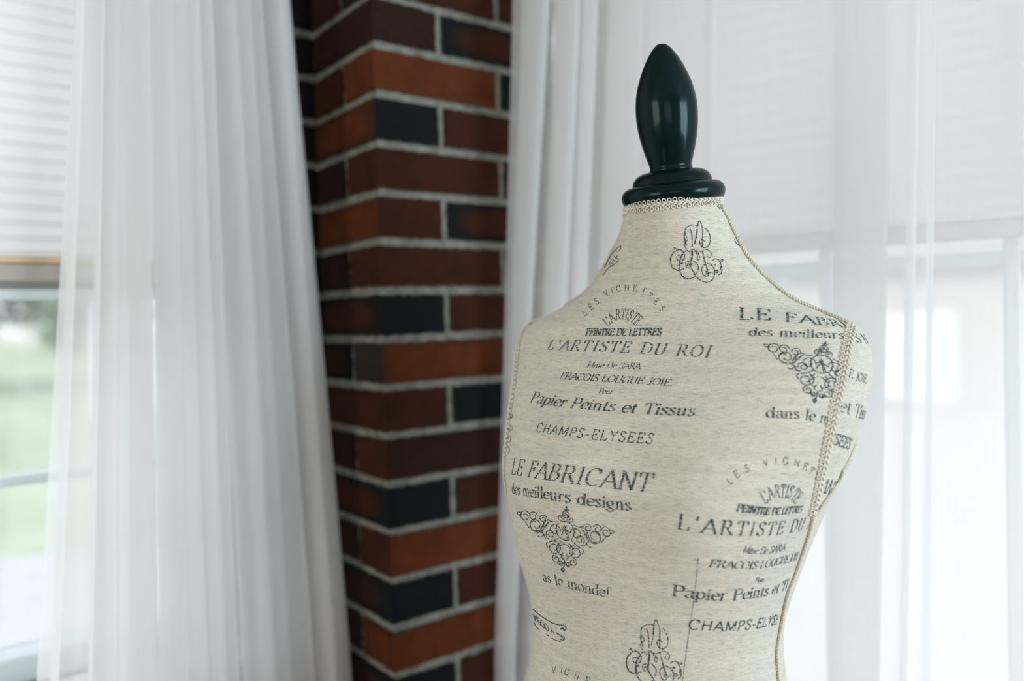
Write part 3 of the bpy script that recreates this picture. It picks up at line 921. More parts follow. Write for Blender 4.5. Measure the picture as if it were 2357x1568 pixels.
# ribbon scrolls
RIB = [(1.4, (7, 12), (20, 24), (35, 34), (52, 44), (66, 48), (79, 49)), (1.2, (79, 49), (83, 56), (80, 61), (76, 58)), (1.8, (70, 59), (75, 56), (79, 60)),
       (1.2, (9, 43), (16, 54), (22, 60)), (1.6, (60, 66), (65, 70), (72, 74), (79, 79), (76, 84), (70, 85)), (1.2, (50, 79), (58, 83), (68, 86), (78, 84)), (1.5, (38, 71), (44, 74)), (1.6, (70, 82), (78, 80), (74, 86))]
drawing(RIB, lambda x, y: (1220 + x, 1390 + y), 1.7)
for ch, x, y in (('Y', 50, 60), ('O', 39, 54), ('D', 29, 47), ('S', 21, 40), ('M', 15, 34)):
    def mp(gx, gy, x=x, y=y):
        q, nr = shoot(1220 + x + (0.35 - gx) * 11 - (0.5 - gy) * 6, 1390 + y + (gy - 0.5) * 17 + (0.35 - gx) * 3)
        return None if q is None else snap(q, 0.00035)[0]
    glyph(ch, mp, 0.14, 'sans')
drawing([((1429, 566), (1420, 573), (1409, 584), (1400, 600), (1392, 617)), ((1429, 566), (1428, 574), (1421, 580)), ((1424, 598), (1418, 592), (1424, 588)),
         ((1424, 600), (1414, 609), (1400, 618), (1388, 634)), ((1405, 612), (1403, 603), (1411, 608), (1410, 596)), ((1416, 602), (1412, 598), (1417, 594), (1414, 589))], lambda x, y: (x, y), 1.6)
# scraps of print cut off by the seams
drawing([((1652, 467), (1655, 471), (1651, 475), (1657, 479), (1653, 482)), ((1691, 547), (1692, 556), (1697, 562), (1702, 565)), ((1665, 486), (1669, 491))], lambda x, y: (x, y), 1.8, None)
drawing([curl(1172, 958, 9, -90, 1.3, 1), curl(1173, 985, 8, 90, 1.4, -1), curl(1170, 1012, 8, -90, 1.2, 1), ((1176, 940), (1172, 950), (1177, 962)), ((1168, 1026), (1173, 1036), (1170, 1046))], lambda x, y: (x, y), 1.4)
# stitched bust dart
drawing([((1607, 1285), (1603, 1330), (1594, 1400), (1581, 1490), (1570, 1575))], lambda x, y: (x, y), 1.5, None)

# --- cloth
def cloth_mat():
    m, nt, out = material('printed_linen_jacquard')
    uv = N(nt, 'ShaderNodeUVMap', uv_map='cloth')
    def noise(sx, sy, detail=3.0, rough=0.6):
        mp = N(nt, 'ShaderNodeMapping'); mp.inputs['Scale'].default_value = (sx, sy, 1)
        nt.links.new(uv.outputs[0], mp.inputs['Vector'])
        ns = N(nt, 'ShaderNodeTexNoise', Scale=1.0, Detail=detail, Roughness=rough)
        ns.noise_dimensions = '2D'
        nt.links.new(mp.outputs['Vector'], ns.inputs['Vector'])
        return ns.outputs['Fac']
    broad = noise(14, 170)
    slub = noise(105, 1900, 2.0)
    grain = noise(1000, 2200, 1.0)
    r1 = N(nt, 'ShaderNodeValToRGB')
    e = r1.color_ramp.elements
    e[0].position = 0.30; e[0].color = (0.525, 0.487, 0.408, 1)
    e[1].position = 0.70; e[1].color = (0.610, 0.565, 0.465, 1)
    nt.links.new(broad, r1.inputs['Fac'])
    r2 = N(nt, 'ShaderNodeValToRGB')
    e = r2.color_ramp.elements
    e[0].position = 0.36; e[0].color = (1, 1, 1, 1)
    e[1].position = 0.46; e[1].color = (0, 0, 0, 1)
    nt.links.new(slub, r2.inputs['Fac'])
    mx = N(nt, 'ShaderNodeMix', data_type='RGBA')
    mul = N(nt, 'ShaderNodeMath', operation='MULTIPLY'); mul.inputs[1].default_value = 0.62
    nt.links.new(r2.outputs['Color'], mul.inputs[0]); nt.links.new(mul.outputs[0], mx.inputs['Factor'])
    nt.links.new(r1.outputs['Color'], mx.inputs[6]); mx.inputs[7].default_value = (0.25, 0.29, 0.27, 1)
    r3 = N(nt, 'ShaderNodeValToRGB')
    e = r3.color_ramp.elements
    e[0].position = 0.3; e[0].color = (0.78, 0.81, 0.82, 1)
    e[1].position = 0.7; e[1].color = (1.18, 1.15, 1.12, 1)
    nt.links.new(grain, r3.inputs['Fac'])
    m2 = N(nt, 'ShaderNodeMix', data_type='RGBA', blend_type='MULTIPLY'); m2.inputs['Factor'].default_value = 1
    nt.links.new(mx.outputs[2], m2.inputs[6]); nt.links.new(r3.outputs['Color'], m2.inputs[7])
    b = N(nt, 'ShaderNodeBsdfPrincipled', Roughness=0.9)
    b.inputs['Specular IOR Level'].default_value = 0.15
    b.inputs['Sheen Weight'].default_value = 0.25
    nt.links.new(m2.outputs[2], b.inputs['Base Color'])
    bp = N(nt, 'ShaderNodeBump', Strength=0.35, Distance=0.0006)
    nt.links.new(grain, bp.inputs['Height']); nt.links.new(bp.outputs[0], b.inputs['Normal'])
    nt.links.new(b.outputs[0], out.inputs['Surface'])
    return m

def ink_mat():
    """dark blue-green thread, broken up by the weave"""
    m, nt, out = material('woven_blue_black_thread')
    tc = N(nt, 'ShaderNodeTexCoord')
    mp = N(nt, 'ShaderNodeMapping'); mp.inputs['Rotation'].default_value = (0, R(40), R(-28)); mp.inputs['Scale'].default_value = (560, 560, 1500)
    nt.links.new(tc.outputs['Object'], mp.inputs['Vector'])
    ns = N(nt, 'ShaderNodeTexNoise', Scale=1.0, Detail=1.5)
    nt.links.new(mp.outputs['Vector'], ns.inputs['Vector'])
    r = N(nt, 'ShaderNodeValToRGB')
    r.color_ramp.elements[0].position = 0.39; r.color_ramp.elements[0].color = (0, 0, 0, 1)
    r.color_ramp.elements[1].position = 0.49; r.color_ramp.elements[1].color = (1, 1, 1, 1)
    nt.links.new(ns.outputs['Fac'], r.inputs['Fac'])
    b = N(nt, 'ShaderNodeBsdfPrincipled', Roughness=0.85)
    b.inputs['Base Color'].default_value = (0.030, 0.058, 0.066, 1)
    b.inputs['Specular IOR Level'].default_value = 0.2
    t = N(nt, 'ShaderNodeBsdfTransparent')
    mx = N(nt, 'ShaderNodeMixShader')
    nt.links.new(r.outputs['Color'], mx.inputs['Fac'])
    nt.links.new(t.outputs[0], mx.inputs[1]); nt.links.new(b.outputs[0], mx.inputs[2])
    nt.links.new(mx.outputs[0], out.inputs['Surface'])
    return m

form_base = Vector((FC.x + EX.x * -0.02, FC.y + EX.y * -0.02, 0))
form = empty('dress_form', form_base, 'cream dress form printed with French lettering, dark teal finial on top, before the right curtain', 'dress form')

me = bpy.data.meshes.new('torso_cover')
nb = len(tv)
top_c, bot_c = sum(tv[:NT], Vector()) / NT, sum(tv[-NT:], Vector()) / NT
verts = [tuple(p) for p in tv] + [tuple(top_c), tuple(bot_c)] + [tuple(p) for p in INKV]
last = (len(zrows) - 1) * NT
caps = [(nb, k, (k + 1) % NT) for k in range(NT)] + [(nb + 1, last + (k + 1) % NT, last + k) for k in range(NT)]
inkf = [tuple(i + nb + 2 for i in f) for f in INKF]
me.from_pydata(verts, [], tf + caps + inkf)
me.materials.append(cloth_mat()); me.materials.append(ink_mat())
me.polygons.foreach_set('material_index', [0] * (len(tf) + len(caps)) + [1] * len(inkf))
me.polygons.foreach_set('use_smooth', [True] * len(me.polygons))
uvl = me.uv_layers.new(name='cloth')
arc = np.zeros((len(zrows), NT + 1))
T_ = np.array([tuple(p) for p in tv]).reshape(len(zrows), NT, 3)
seg = np.linalg.norm(np.roll(T_, -1, axis=1) - T_, axis=2)
arc[:, 1:] = np.cumsum(seg, axis=1)
mid = arc[:, NT // 4: NT // 4 + 1]
arc = arc - mid
down = np.zeros((len(zrows), NT + 1))
down[:, :NT] = T_[:, :, 2]; down[:, NT] = down[:, 0]
uvd = np.zeros((len(me.loops), 2))
li = 0
for j in range(len(zrows) - 1):
    for k in range(NT):
        uvd[li:li + 4] = ((arc[j, k], down[j, k]), (arc[j + 1, k], down[j + 1, k]), (arc[j + 1, k + 1], down[j + 1, k + 1]), (arc[j, k + 1], down[j, k + 1]))
        li += 4
uvl.data.foreach_set('uv', uvd.ravel())
me.update()
torso = bpy.data.objects.new('torso_cover', me); col.objects.link(torso)
torso.parent = form; torso.matrix_parent_inverse = Matrix.Translation(-form.location)
# orient: outside faces out, print faces out
bm = bmesh.new(); bm.from_mesh(me)
bmesh.ops.recalc_face_normals(bm, faces=[f for f in bm.faces if f.material_index == 0])
bm.to_mesh(me); bm.free()
torso['label'] = 'cream linen cover printed with French advertising script'

# --- finial and neck block
mat_teal = plain('dark_teal_satin_lacquer', (0.0010, 0.0070, 0.0082), 0.32, 0.2, 60, 0.05, 160, spec=0.07, coat=0.20, tint=(0.30, 1.0, 1.0))
ring = [surf(2 * math.pi * k / 64, 0.116) for k in range(64)]
nc = sum(ring, Vector()) / 64
ax = ((ring[16] - nc).cross(ring[0] - nc)).normalized()
if ax.z < 0: ax = -ax
ux = (EX - ax * EX.dot(ax)).normalized(); uy = ax.cross(ux)
NM = Matrix((ux, uy, ax)).transposed().to_4x4(); NM.translation = nc
cap = MB()
pr = [(0.0495, -0.003), (0.0508, 0.0005)]
pr += [(0.0512, 0.0022)]
pr += [(0.0405 + 0.0110 * math.cos(R(a)), 0.0045 + 0.0100 * math.sin(R(a))) for a in range(0, 91, 10)]
pr += [(0.0396, 0.0148)]
pr += [(0.0245 + 0.0149 * math.cos(R(a)), 0.0152 + 0.0126 * math.sin(R(a))) for a in range(0, 91, 10)]
pr += [(0.0220, 0.0277), (0.0212, 0.0285)]
cap.lathe(pr, NM, 72)
cap.build('neck_block', mat_teal, form)
fin = MB()
pf = [(0.0209, 0.0262), (0.0213, 0.0295), (0.0207, 0.0305), (0.0207, 0.0325)]
fp = [(0.0207, 0.0325), (0.0216, 0.036), (0.0251, 0.048), (0.0281, 0.061), (0.0299, 0.074), (0.0304, 0.0865), (0.0295, 0.099), (0.0266, 0.112), (0.0217, 0.1250), (0.0160, 0.1365), (0.0100, 0.1455), (0.0058, 0.1498), (0.0040, 0.1508), (0.0, 0.1511)]
pf += [tuple(p) for p in spline(fp, 5)][1:-1]
fin.lathe(pf, NM, 72)
fin.build('finial', mat_teal, form)

# --- trims
mat_gimp = plain('cream_cotton_gimp', (0.66, 0.62, 0.52), 0.85, 0.05, 300, 0.3, 900)
mat_cord = plain('ecru_twisted_cord', (0.56, 0.52, 0.41), 0.85, 0.12, 400, 0.3, 900)

def resample(path, step):
    P = [Vector(p) for p, _ in path]; Nn = [Vector(n) for _, n in path]
    s = [0.0]
    for i in range(1, len(P)): s.append(s[-1] + (P[i] - P[i - 1]).length)
    out = []
    n = max(2, int(s[-1] / step))
    for u in np.linspace(0, s[-1], n + 1):
        i = min(int(np.searchsorted(s, u, side='right')) - 1, len(P) - 2); i = max(i, 0)
        t = (u - s[i]) / max(s[i + 1] - s[i], 1e-9)
        out.append((P[i].lerp(P[i + 1], t), Nn[i].lerp(Nn[i + 1], t).normalized()))
    res = []
    for i, (p, n_) in enumerate(out):
        T = (out[min(i + 1, len(out) - 1)][0] - out[max(i - 1, 0)][0]).normalized()
        res.append((p, T, n_, n_.cross(T).normalized()))
    return res

def ring_shape(mb, p, u, w, n, r, tube):
    pts = [p + u * (r * math.cos(a)) + w * (r * math.sin(a)) for a in np.linspace(0, 2 * math.pi, 13)]
    mb.tube(pts, tube, 6, cap=False)

def gimp(name, path, rows=(1, 1), pitch=0.0050, wd=0.0036, sc=1.0):
    """flat braid: a plaited middle with a row of small loops along its edges"""
    mb = MB()
    for i, (p, T, n, S) in enumerate(resample(path, pitch)):
        for sg, on in ((1, rows[0]), (-1, rows[1])):
            q = p + n * 0.0009 + T * (0.4 * pitch if sg > 0 else 0)
            if on:
                ring_shape(mb, q + S * sg * wd * 1.12, T, S, n, 0.00165 * sc, 0.00062 * sc)
            # plait strand
            a = q - T * pitch * 0.75 + S * sg * 0.0001; b = q + T * pitch * 0.30 + S * sg * wd * (0.5 if on else 1.0) + n * 0.0004
            mb.tube([a, a.lerp(b, .35) + n * 0.0007, a.lerp(b, .7) + n * 0.0006, b], [0.0005, 0.0009, 0.0009, 0.0005], 6)
            if not on:
                b2 = q + T * pitch * 0.45 + S * sg * wd * 1.0
                ring_shape(mb, b2, T, S, n, 0.0012 * sc, 0.0006)
    return mb.build(name, mat_gimp, form)

def twisted(name, path, rad=0.0013, pitch=0.0058, mat=None):
    """two strands laid round each other"""
    mb = MB()
    fr_ = resample(path, pitch / 8)
    for ph in (0, math.pi):
        pts = []
        for i, (p, T, n, S) in enumerate(fr_):
            a = 2 * math.pi * i / 8 + ph
            pts.append(p + n * (rad * 0.9) + (n * math.sin(a) + S * math.cos(a)) * rad * 0.75)
        mb.tube(pts, rad * 0.85, 6)
    return mb.build(name, mat or mat_cord, form)

def px_path(pts, n=10):
    out = []
    for q in spline(pts, n):
        loc, nor = shoot(q[0], q[1])
        if loc is not None:
            if nor.dot(CAMP - loc) < 0: nor = -nor
            out.append((loc, nor))
    return out
def sp_path(pts, n=10):
    out = []
    for th, z in spline(pts, n):
        p = surf(R(th), z)
        q, nr = snap(p, 0.0)
        out.append((q, nr))
    return out
def th_z(p):
    """angle and height of a torso point"""
    best = min(range(0, 720), key=lambda k: (surf(R(k / 2), max(min(p.z - EYE, 0.116), -0.56)) - p).length)
    return best / 2 if best / 2 < 270 else best / 2 - 360, p.z - EYE
def mirror(path):
    out = []
    for p, _ in path[::3] + [path[-1]]:
        th, z = th_z(p)
        out.append((180 - th, z))
    return sp_path(out, 4)

gimp('neck_braid', [snap(surf(R(a), 0.1105), 0.0)for a in range(0, 361, 5)], (1, 1), 0.0050, 0.0030, 1.05)
front_arm = px_path([(1962, 752), (1956, 775), (1938, 872), (1914, 980), (1893, 1080), (1871, 1180)])
gimp('armhole_braid', front_arm, (0, 1))
gimp('armhole_braid', mirror(front_arm), (1, 0))
back_arm = px_path([(1869, 1186), (1880, 1178), (1892, 1160), (1911, 1134), (1928, 1108), (1938, 1083)])
t0 = th_z(back_arm[-1][0])
back_more = sp_path([t0, (t0[0] - 9, t0[1] + 0.012), (t0[0] - 24, t0[1] + 0.034), (-44, -0.085), (-46, -0.05), (-38, -0.022), (-16, -0.009), (2, -0.006), (14, -0.008)], 8)
twisted('armhole_cord', back_arm + back_more[1:])
twisted('armhole_cord', mirror(back_arm + back_more[1:]))
side_seam = px_path([(1870, 1186), (1860, 1229), (1829, 1320), (1810, 1370), (1795, 1440), (1786, 1500), (1789, 1560)])
ts = th_z(side_seam[-1][0])
side_seam += sp_path([ts, (ts[0] + 1, ts[1] - 0.06), (ts[0] + 1, -0.56)], 6)[1:]
twisted('side_seam_cord', side_seam)
twisted('side_seam_cord', mirror(side_seam))
shoulder = px_path([(1658, 474), (1672, 500), (1688, 535), (1714, 583), (1745, 622), (1790, 664), (1830, 692), (1880, 714), (1925, 733), (1962, 748)])
twisted('shoulder_cord', shoulder)
twisted('shoulder_cord', mirror(shoulder))

# --- stand under the torso
mat_wood = plain('dark_stained_stand_wood', (0.03, 0.02, 0.015), 0.35, 0.3, 25)
bz = EYE - 0.57
pb = MB(); pb.lathe([(0.10, bz - 0.018), (0.105, bz - 0.01), (0.10, bz + 0.001)], Matrix.Translation((bot_c.x, bot_c.y, 0)), 48)
pb.build('base_board', mat_wood, form)
pp = MB(); pp.lathe([(0.017, 0.20), (0.021, 0.22), (0.017, 0.25), (0.0165, 0.5), (0.0165, bz - 0.015)], Matrix.Translation((bot_c.x, bot_c.y, 0)), 24)
pp.build('pole', mat_wood, form)
for k in range(3):
    an = R(90 + 120 * k) - YAW
    u = Vector((math.cos(an), math.sin(an), 0))
    lg = MB()
    o_ = Vector((bot_c.x, bot_c.y, 0))
    lg.tube([o_ + u * 0.010 + Z3 * 0.23, o_ + u * 0.07 + Z3 * 0.245, o_ + u * 0.15 + Z3 * 0.17, o_ + u * 0.22 + Z3 * 0.06, o_ + u * 0.27 + Z3 * 0.014], [0.014, 0.016, 0.015, 0.013, 0.014], 10)
    lg.build('leg', mat_wood, form)

# ------------------------------------------------------------------ sheer curtains
# columns across each curtain: place along the wall 0.4 m over the eye, 0.5 m under it, and distance into the room
COLS_L= [(0.3479, 0.426, 0.118), (0.3373, 0.4034, 0.108), (0.3426, 0.4107, 0.1), (0.3263, 0.3793, 0.11), (0.3189, 0.3653, 0.122), (0.3204, 0.3683, 0.098), (0.2993, 0.3375, 0.12591928266476926), (0.3163, 0.3626, 0.10724704046315434), (0.2809, 0.3123, 0.12021068786487799), (0.2983, 0.3374, 0.11004962898515752), (0.2683, 0.2932, 0.1359303173681674), (0.2832, 0.3167, 0.10564316209026937), (0.2408, 0.2552, 0.1302250902487066), (0.2591, 0.2836, 0.10180739708828228), (0.2194, 0.2253, 0.12837089936613283), (0.2449, 0.2631, 0.10889502227441789), (0.2081, 0.209, 0.13213168394058908), (0.2223, 0.2318, 0.1070931949951758), (0.1927, 0.1872, 0.13384843579166314), (0.2055, 0.2086, 0.1056729890639856), (0.1585, 0.1396, 0.13142607173777923), (0.1851, 0.1795, 0.11105318401100649), (0.1398, 0.1139, 0.12711393689681216), (0.1674, 0.1548, 0.11122704066045425), (0.1179, 0.0841, 0.12217550176321071), (0.1351, 0.111, 0.10260384329479764), (0.0938, 0.0491, 0.13002637265386888), (0.1132, 0.0804, 0.10361231438110606), (0.0801, 0.0306, 0.12561456782032288), (0.0967, 0.0569, 0.10702088928886436), (0.094, 0.0562, 0.13), (0.0767, 0.0259, 0.118)]
COLS_R= [(0.0184, -0.045, 0.165), (0.0697, -0.0157, 0.15), (0.0088, -0.0587, 0.128), (0.1129, 0.0383, 0.145), (0.0643, -0.0142, 0.118), (0.1387, 0.0773, 0.142), (0.1073, 0.0443, 0.118), (0.205, 0.1547, 0.135), (0.1451, 0.0841, 0.112), (0.2499, 0.2092, 0.128), (0.2959, 0.2643, 0.122), (0.2897, 0.258, 0.117), (0.3722, 0.3482, 0.124), (0.4457, 0.4244, 0.12), (0.5035, 0.4768, 0.124), (0.444, 0.4227, 0.116), (0.4756, 0.4527, 0.112), (0.5318, 0.5068, 0.122), (0.5216, 0.4967, 0.113), (0.5532, 0.5317, 0.122), (0.5488, 0.5277, 0.114), (0.6126, 0.5975, 0.122), (0.6603, 0.6469, 0.115), (0.6968, 0.6847, 0.13), (0.6839, 0.6713, 0.105), (0.7393, 0.7288, 0.13), (0.7282, 0.7172, 0.105), (0.779, 0.7745, 0.13), (0.7634, 0.7536, 0.105), (0.8235, 0.8204, 0.13)]
mat_sheer = sheet('white_voile', (0.935, 0.932, 0.93), 0.32, 0.80, 0.02)
ROD_Z = 2.28

def curtain(name, P, U, n, cols, label):
    """a hanging sheet whose folds run through the given columns and gather towards the rod"""
    top = [c[0] for c in cols]
    cen = sum(top) / len(top)
    dmid = sum(c[2] for c in cols) / len(cols)
    root = empty(name, v2(P) + v2(U) * cen - v2(n) * dmid + Z3 * 0.02, label, 'curtain', 'sheer curtains at the corner windows')
    per = 7
    zs = [ROD_Z + 0.03, ROD_Z, ROD_Z - 0.03] + list(np.linspace(ROD_Z - 0.08, 0.02, 46))
    rows = []
    for z in zs:
        s = (EYE + 0.4 - z) / 0.9
        se = s if s > 0 else s * 0.75
        se = min(se, 1.0 + (se - 1.0) * 0.45) if se > 1 else se
        pts = []
        for j, (a, b, d) in enumerate(cols):
            ph = j * 1.7
            t = a + (b - a) * se + 0.0022 * math.sin(ph + z * 2.3)
            dd = dmid + (d - dmid) * (1.0 if z < ROD_Z - 0.2 else 0.8) + 0.002 * math.sin(ph * 2.1 + z * 3.1)
            pts.append((t, dd))
        rows.append(spline(pts, per))
    nc = len(rows[0])
    mb = MB()
    mb.add([v2(P) + v2(U) * float(q[0]) - v2(n) * float(q[1]) + Z3 * z for z, r_ in zip(zs, rows) for q in r_],
           [(j * nc + i, j * nc + i + 1, (j + 1) * nc + i + 1, (j + 1) * nc + i) for j in range(len(zs) - 1) for i in range(nc - 1)])
    mb.build('voile_panel', mat_sheer, root)
    h = MB()
    h.add([v2(P) + v2(U) * float(q[0]) - v2(n) * (float(q[1]) + 0.0012) + Z3 * z for z in (0.021, 0.10) for q in rows[-1]],
          [(i, i + 1, nc + i + 1, nc + i) for i in range(nc - 1)])
    h.build('hem', mat_sheer, root)
    return root, cen, dmid
curtain('sheer_curtain', LO, -A2, B2, COLS_L, 'white sheer curtain gathered in many folds over the left window, left of the brick pillar')
curtain('sheer_curtain', RO, D2, N2, COLS_R, 'wide white sheer curtain over the right window, hanging behind the dress form')

mat_rod = plain('brushed_nickel', (0.55, 0.54, 0.52), 0.3, 0.05, 50, metal=1.0)
def rod(P, U, n, t0, t1, d, label):
    c = v2(P) + v2(U) * (t0 + t1) / 2 - v2(n) * d + Z3 * ROD_Z
    root = empty('curtain_rod', c, label, 'curtain rod', 'curtain rods')
    q = lambda t, dd=d: v2(P) + v2(U) * t - v2(n) * dd + Z3 * ROD_Z
    b = MB(); b.tube([q(t0), q(t1)], 0.008, 16); b.build('rod', mat_rod, root)
    for t in (t0, t1):
        e = MB(); e.tube([q(t - 0.012), q(t - 0.006), q(t + 0.006), q(t + 0.012)], [0.006, 0.014, 0.014, 0.006], 16); e.build('end_knob', mat_rod, root)
        w = MB(); tt = t + (0.03 if t == t0 else -0.03)
        w.tube([q(tt), q(tt, 0.0)], 0.005, 10); w.tube([q(tt, 0.006), q(tt, 0.0)], 0.02, 20); w.build('bracket', mat_rod, root)
rod(LO, -A2, B2, 0.06, 1.6, 0.118, 'metal curtain rod over the left window')
rod(RO, D2, N2, 0.05, 1.75, 0.122, 'metal curtain rod over the right window')

# ------------------------------------------------------------------ pleated window shades
mat_shade = sheet('white_pleated_shade_cloth', (0.81, 0.80, 0.80), 0.04, 0.47)
mat_rail = plain('taupe_shade_rail', (0.40, 0.37, 0.32), 0.6, 0.05, 40)
mat_edge = plain('honey_wood_edge', (0.62, 0.46, 0.28), 0.5, 0.12, 40)
mat_rail_pale = plain('pale_grey_shade_rail', (0.56, 0.55, 0.54), 0.6, 0.03, 40)
def shade(P, U, n, u0, u1, zb, label, edge, rail):
    o = v2(P); ax = v2(U); ay = v2(n)
    root = empty('pleated_shade', o + ax * (u0 + u1) / 2 + Z3 * (zb - 0.02), label, 'window shade', 'pleated window shades')
    ztop = 2.11
    mb = MB()
    n_ = int((ztop - zb) / 0.0100)
    vs = []
    for k in range(n_ + 1):
        z = zb + (ztop - zb) * k / n_
        y = 0.002 + (0.0065 if k % 2 else 0.0)
        vs += [o + ax * u0 + ay * y + Z3 * z, o + ax * u1 + ay * y + Z3 * z]
    mb.add(vs, [(2 * k, 2 * k + 1, 2 * k + 3, 2 * k + 2) for k in range(n_)])
    mb.build('pleated_cloth', mat_shade, root, smooth=False)
    e = MB(); e.box(o, ax, ay, Z3, (u0, u1), (-0.006, 0.012), (zb - 0.008, zb + 0.001)); e.build('rail_edge', edge, root, smooth=False, bevel=0.002)
    r_ = MB(); r_.box(o, ax, ay, Z3, (u0, u1), (-0.004, 0.012), (zb - 0.031, zb - 0.008)); r_.build('bottom_rail', rail, root, smooth=False, bevel=0.003)
    t = MB(); t.box(o, ax, ay, Z3, (u0, u1), (-0.008, 0.014), (ztop - 0.035, ztop + 0.008)); t.build('head_rail', mat_trim, root, smooth=False, bevel=0.003)
shade(LO, -A2, B2, HOLE_L[0] + 0.004, HOLE_L[1] - 0.004, EYE + 0.097, 'white pleated shade with a honey edge and taupe bottom rail in the left window', mat_edge, mat_rail)
shade(RO, D2, N2, HOLE_R[0] + 0.004, HOLE_R[1] - 0.004, EYE + 0.113, 'white pleated shade seen through the sheer curtain in the right window', mat_trim, mat_rail_pale)

# ------------------------------------------------------------------ garden and street
GZ = -0.9
def ground_z(x, y):
    d = math.hypot(x, y)
    left = min(1, max(0, (-x - 2) / 8)) 
    return GZ + left * 1.9 * min(1, max(0, (d - 12) / 18)) ** 1.2
def grass_mat():
    m, nt, out = material('mown_grass')
    tc = N(nt, 'ShaderNodeTexCoord')
    n1 = N(nt, 'ShaderNodeTexNoise', Scale=0.6, Detail=5.0); n2 = N(nt, 'ShaderNodeTexNoise', Scale=25.0, Detail=4.0)
    nt.links.new(tc.outputs['Object'], n1.inputs['Vector']); nt.links.new(tc.outputs['Object'], n2.inputs['Vector'])
    r1 = N(nt, 'ShaderNodeValToRGB')
    r1.color_ramp.elements[0].position = .3; r1.color_ramp.elements[0].color = (0.20, 0.245, 0.165, 1)
    r1.color_ramp.elements[1].position = .7; r1.color_ramp.elements[1].color = (0.28, 0.325, 0.235, 1)
    nt.links.new(n1.outputs['Fac'], r1.inputs['Fac'])
    r2 = N(nt, 'ShaderNodeValToRGB')
    r2.color_ramp.elements[0].color = (0.7, 0.7, 0.7, 1); r2.color_ramp.elements[1].color = (1.2, 1.2, 1.2, 1)
    nt.links.new(n2.outputs['Fac'], r2.inputs['Fac'])
    mx = N(nt, 'ShaderNodeMix', data_type='RGBA', blend_type='MULTIPLY'); mx.inputs['Factor'].default_value = 1
    nt.links.new(r1.outputs['Color'], mx.inputs[6]); nt.links.new(r2.outputs['Color'], mx.inputs[7])
    b = N(nt, 'ShaderNodeBsdfPrincipled', Roughness=0.95)
    nt.links.new(mx.outputs[2], b.inputs['Base Color']); nt.links.new(b.outputs[0], out.inputs['Surface'])
    return m
g = MB()
xs = np.linspace(-45, 45, 73); ys = np.linspace(-12, 70, 66)
g.add([(x, y, ground_z(x, y)) for y in ys for x in xs], [(j * 73 + i, j * 73 + i + 1, (j + 1) * 73 + i + 1, (j + 1) * 73 + i) for j in range(65) for i in range(72)])
tag(g.build('ground', grass_mat()), kind='structure')
mat_conc = plain('pale_concrete', (0.31, 0.31, 0.33), 0.9, 0.06, 3)
def strip(name, pts, w, m, dz=0.03):
    mb = MB()
    P = [np.array(p) for p in spline(pts, 10)]
    vs = []
    for i, p in enumerate(P):
        t = P[min(i + 1, len(P) - 1)] - P[max(i - 1, 0)]; t /= np.linalg.norm(t); s = np.array([-t[1], t[0]])
        for e in (-w / 2, w / 2):
            q = p + s * e
            vs.append((q[0], q[1], ground_z(*q) + dz))
    mb.add(vs, [(2 * i, 2 * i + 1, 2 * i + 3, 2 * i + 2) for i in range(len(P) - 1)])
    return tag(mb.build(name, m), kind='structure')
strip('path', [(-14, 4.2), (-7, 6.2), (-3.5, 7.0), (0, 9.0), (3, 11.5)], 2.6, mat_conc)
mat_drive = plain('sunlit_white_concrete', (0.42, 0.42, 0.42), 0.9, 0.05, 3)
strip('driveway', [(2.0, 3.0), (5.0, 7.5), (9, 12.5), (16, 18)], 8.5, mat_drive, 0.05)

mat_bark = plain('tree_bark', (0.10, 0.07, 0.05), 0.9, 0.3, 12, 0.6, 40)
mat_leaf = plain('broad_leaves', (0.028, 0.070, 0.032), 0.7, 0.4, 1.2)
mat_leaf2 = plain('pale_leaves', (0.10, 0.18, 0.065), 0.7, 0.4, 1.2)
def tree(x, y, h, r, label, leaf, n=4200, seed=1, name='tree', cat='tree', group='trees beyond the lawn'):
    rr = random.Random(seed)
    z = ground_z(x, y)
    root = empty(name, (x, y, z), label, cat, group)
    t = MB(); t.tube([(x, y, z - 0.1), (x + 0.05, y, z + h * 0.3), (x - 0.05, y + 0.05, z + h * 0.75)], [0.05 * h ** .9 * .5, 0.035 * h ** .9 * .5, 0.01 * h], 10)
    for k in range(5):
        a = rr.uniform(0, 6.28)
        t.tube([(x, y, z + h * (.3 + .08 * k)), (x + math.cos(a) * r * .5, y + math.sin(a) * r * .5, z + h * (.45 + .09 * k))], [0.016 * h, 0.006 * h], 6)
    t.build('trunk', mat_bark, root)
    blobs = [(x + rr.uniform(-.55, .55) * r, y + rr.uniform(-.55, .55) * r, z + h * rr.uniform(.10, .85), r * rr.uniform(.38, .58)) for _ in range(15)]
    f = MB()
    for _ in range(n):
        bx, by, bz_, br = rr.choice(blobs)
        d = Vector((rr.gauss(0, 1), rr.gauss(0, 1), rr.gauss(0, 1))).normalized() * br * rr.uniform(.6, 1.0)
        c = Vector((bx, by, bz_)) + Vector((d.x, d.y, d.z * 0.8))
        u = Vector((rr.gauss(0, 1), rr.gauss(0, 1), rr.gauss(0, 1))).normalized(); w = u.orthogonal().normalized()
        s = 0.045 * h ** .5 * rr.uniform(.7, 1.4)
        f.add([c - u * s, c + w * s * .6, c + u * s * 1.1, c - w * s * .6], [(0, 1, 2, 3)])
    f.build('foliage', leaf, root, smooth=False)
TREES = [(-18.6, 31, 8.5, 3.2, 'dark leafy tree beyond the lawn at the far left edge of the left window', mat_leaf),
         (-11.4, 32, 7.5, 3.1, 'broad green tree behind the left curtain, right of the dark leafy tree', mat_leaf), (-4.4, 33, 7, 2.9, 'green tree behind the lawn, seen faintly through the left curtain folds', mat_leaf2)]
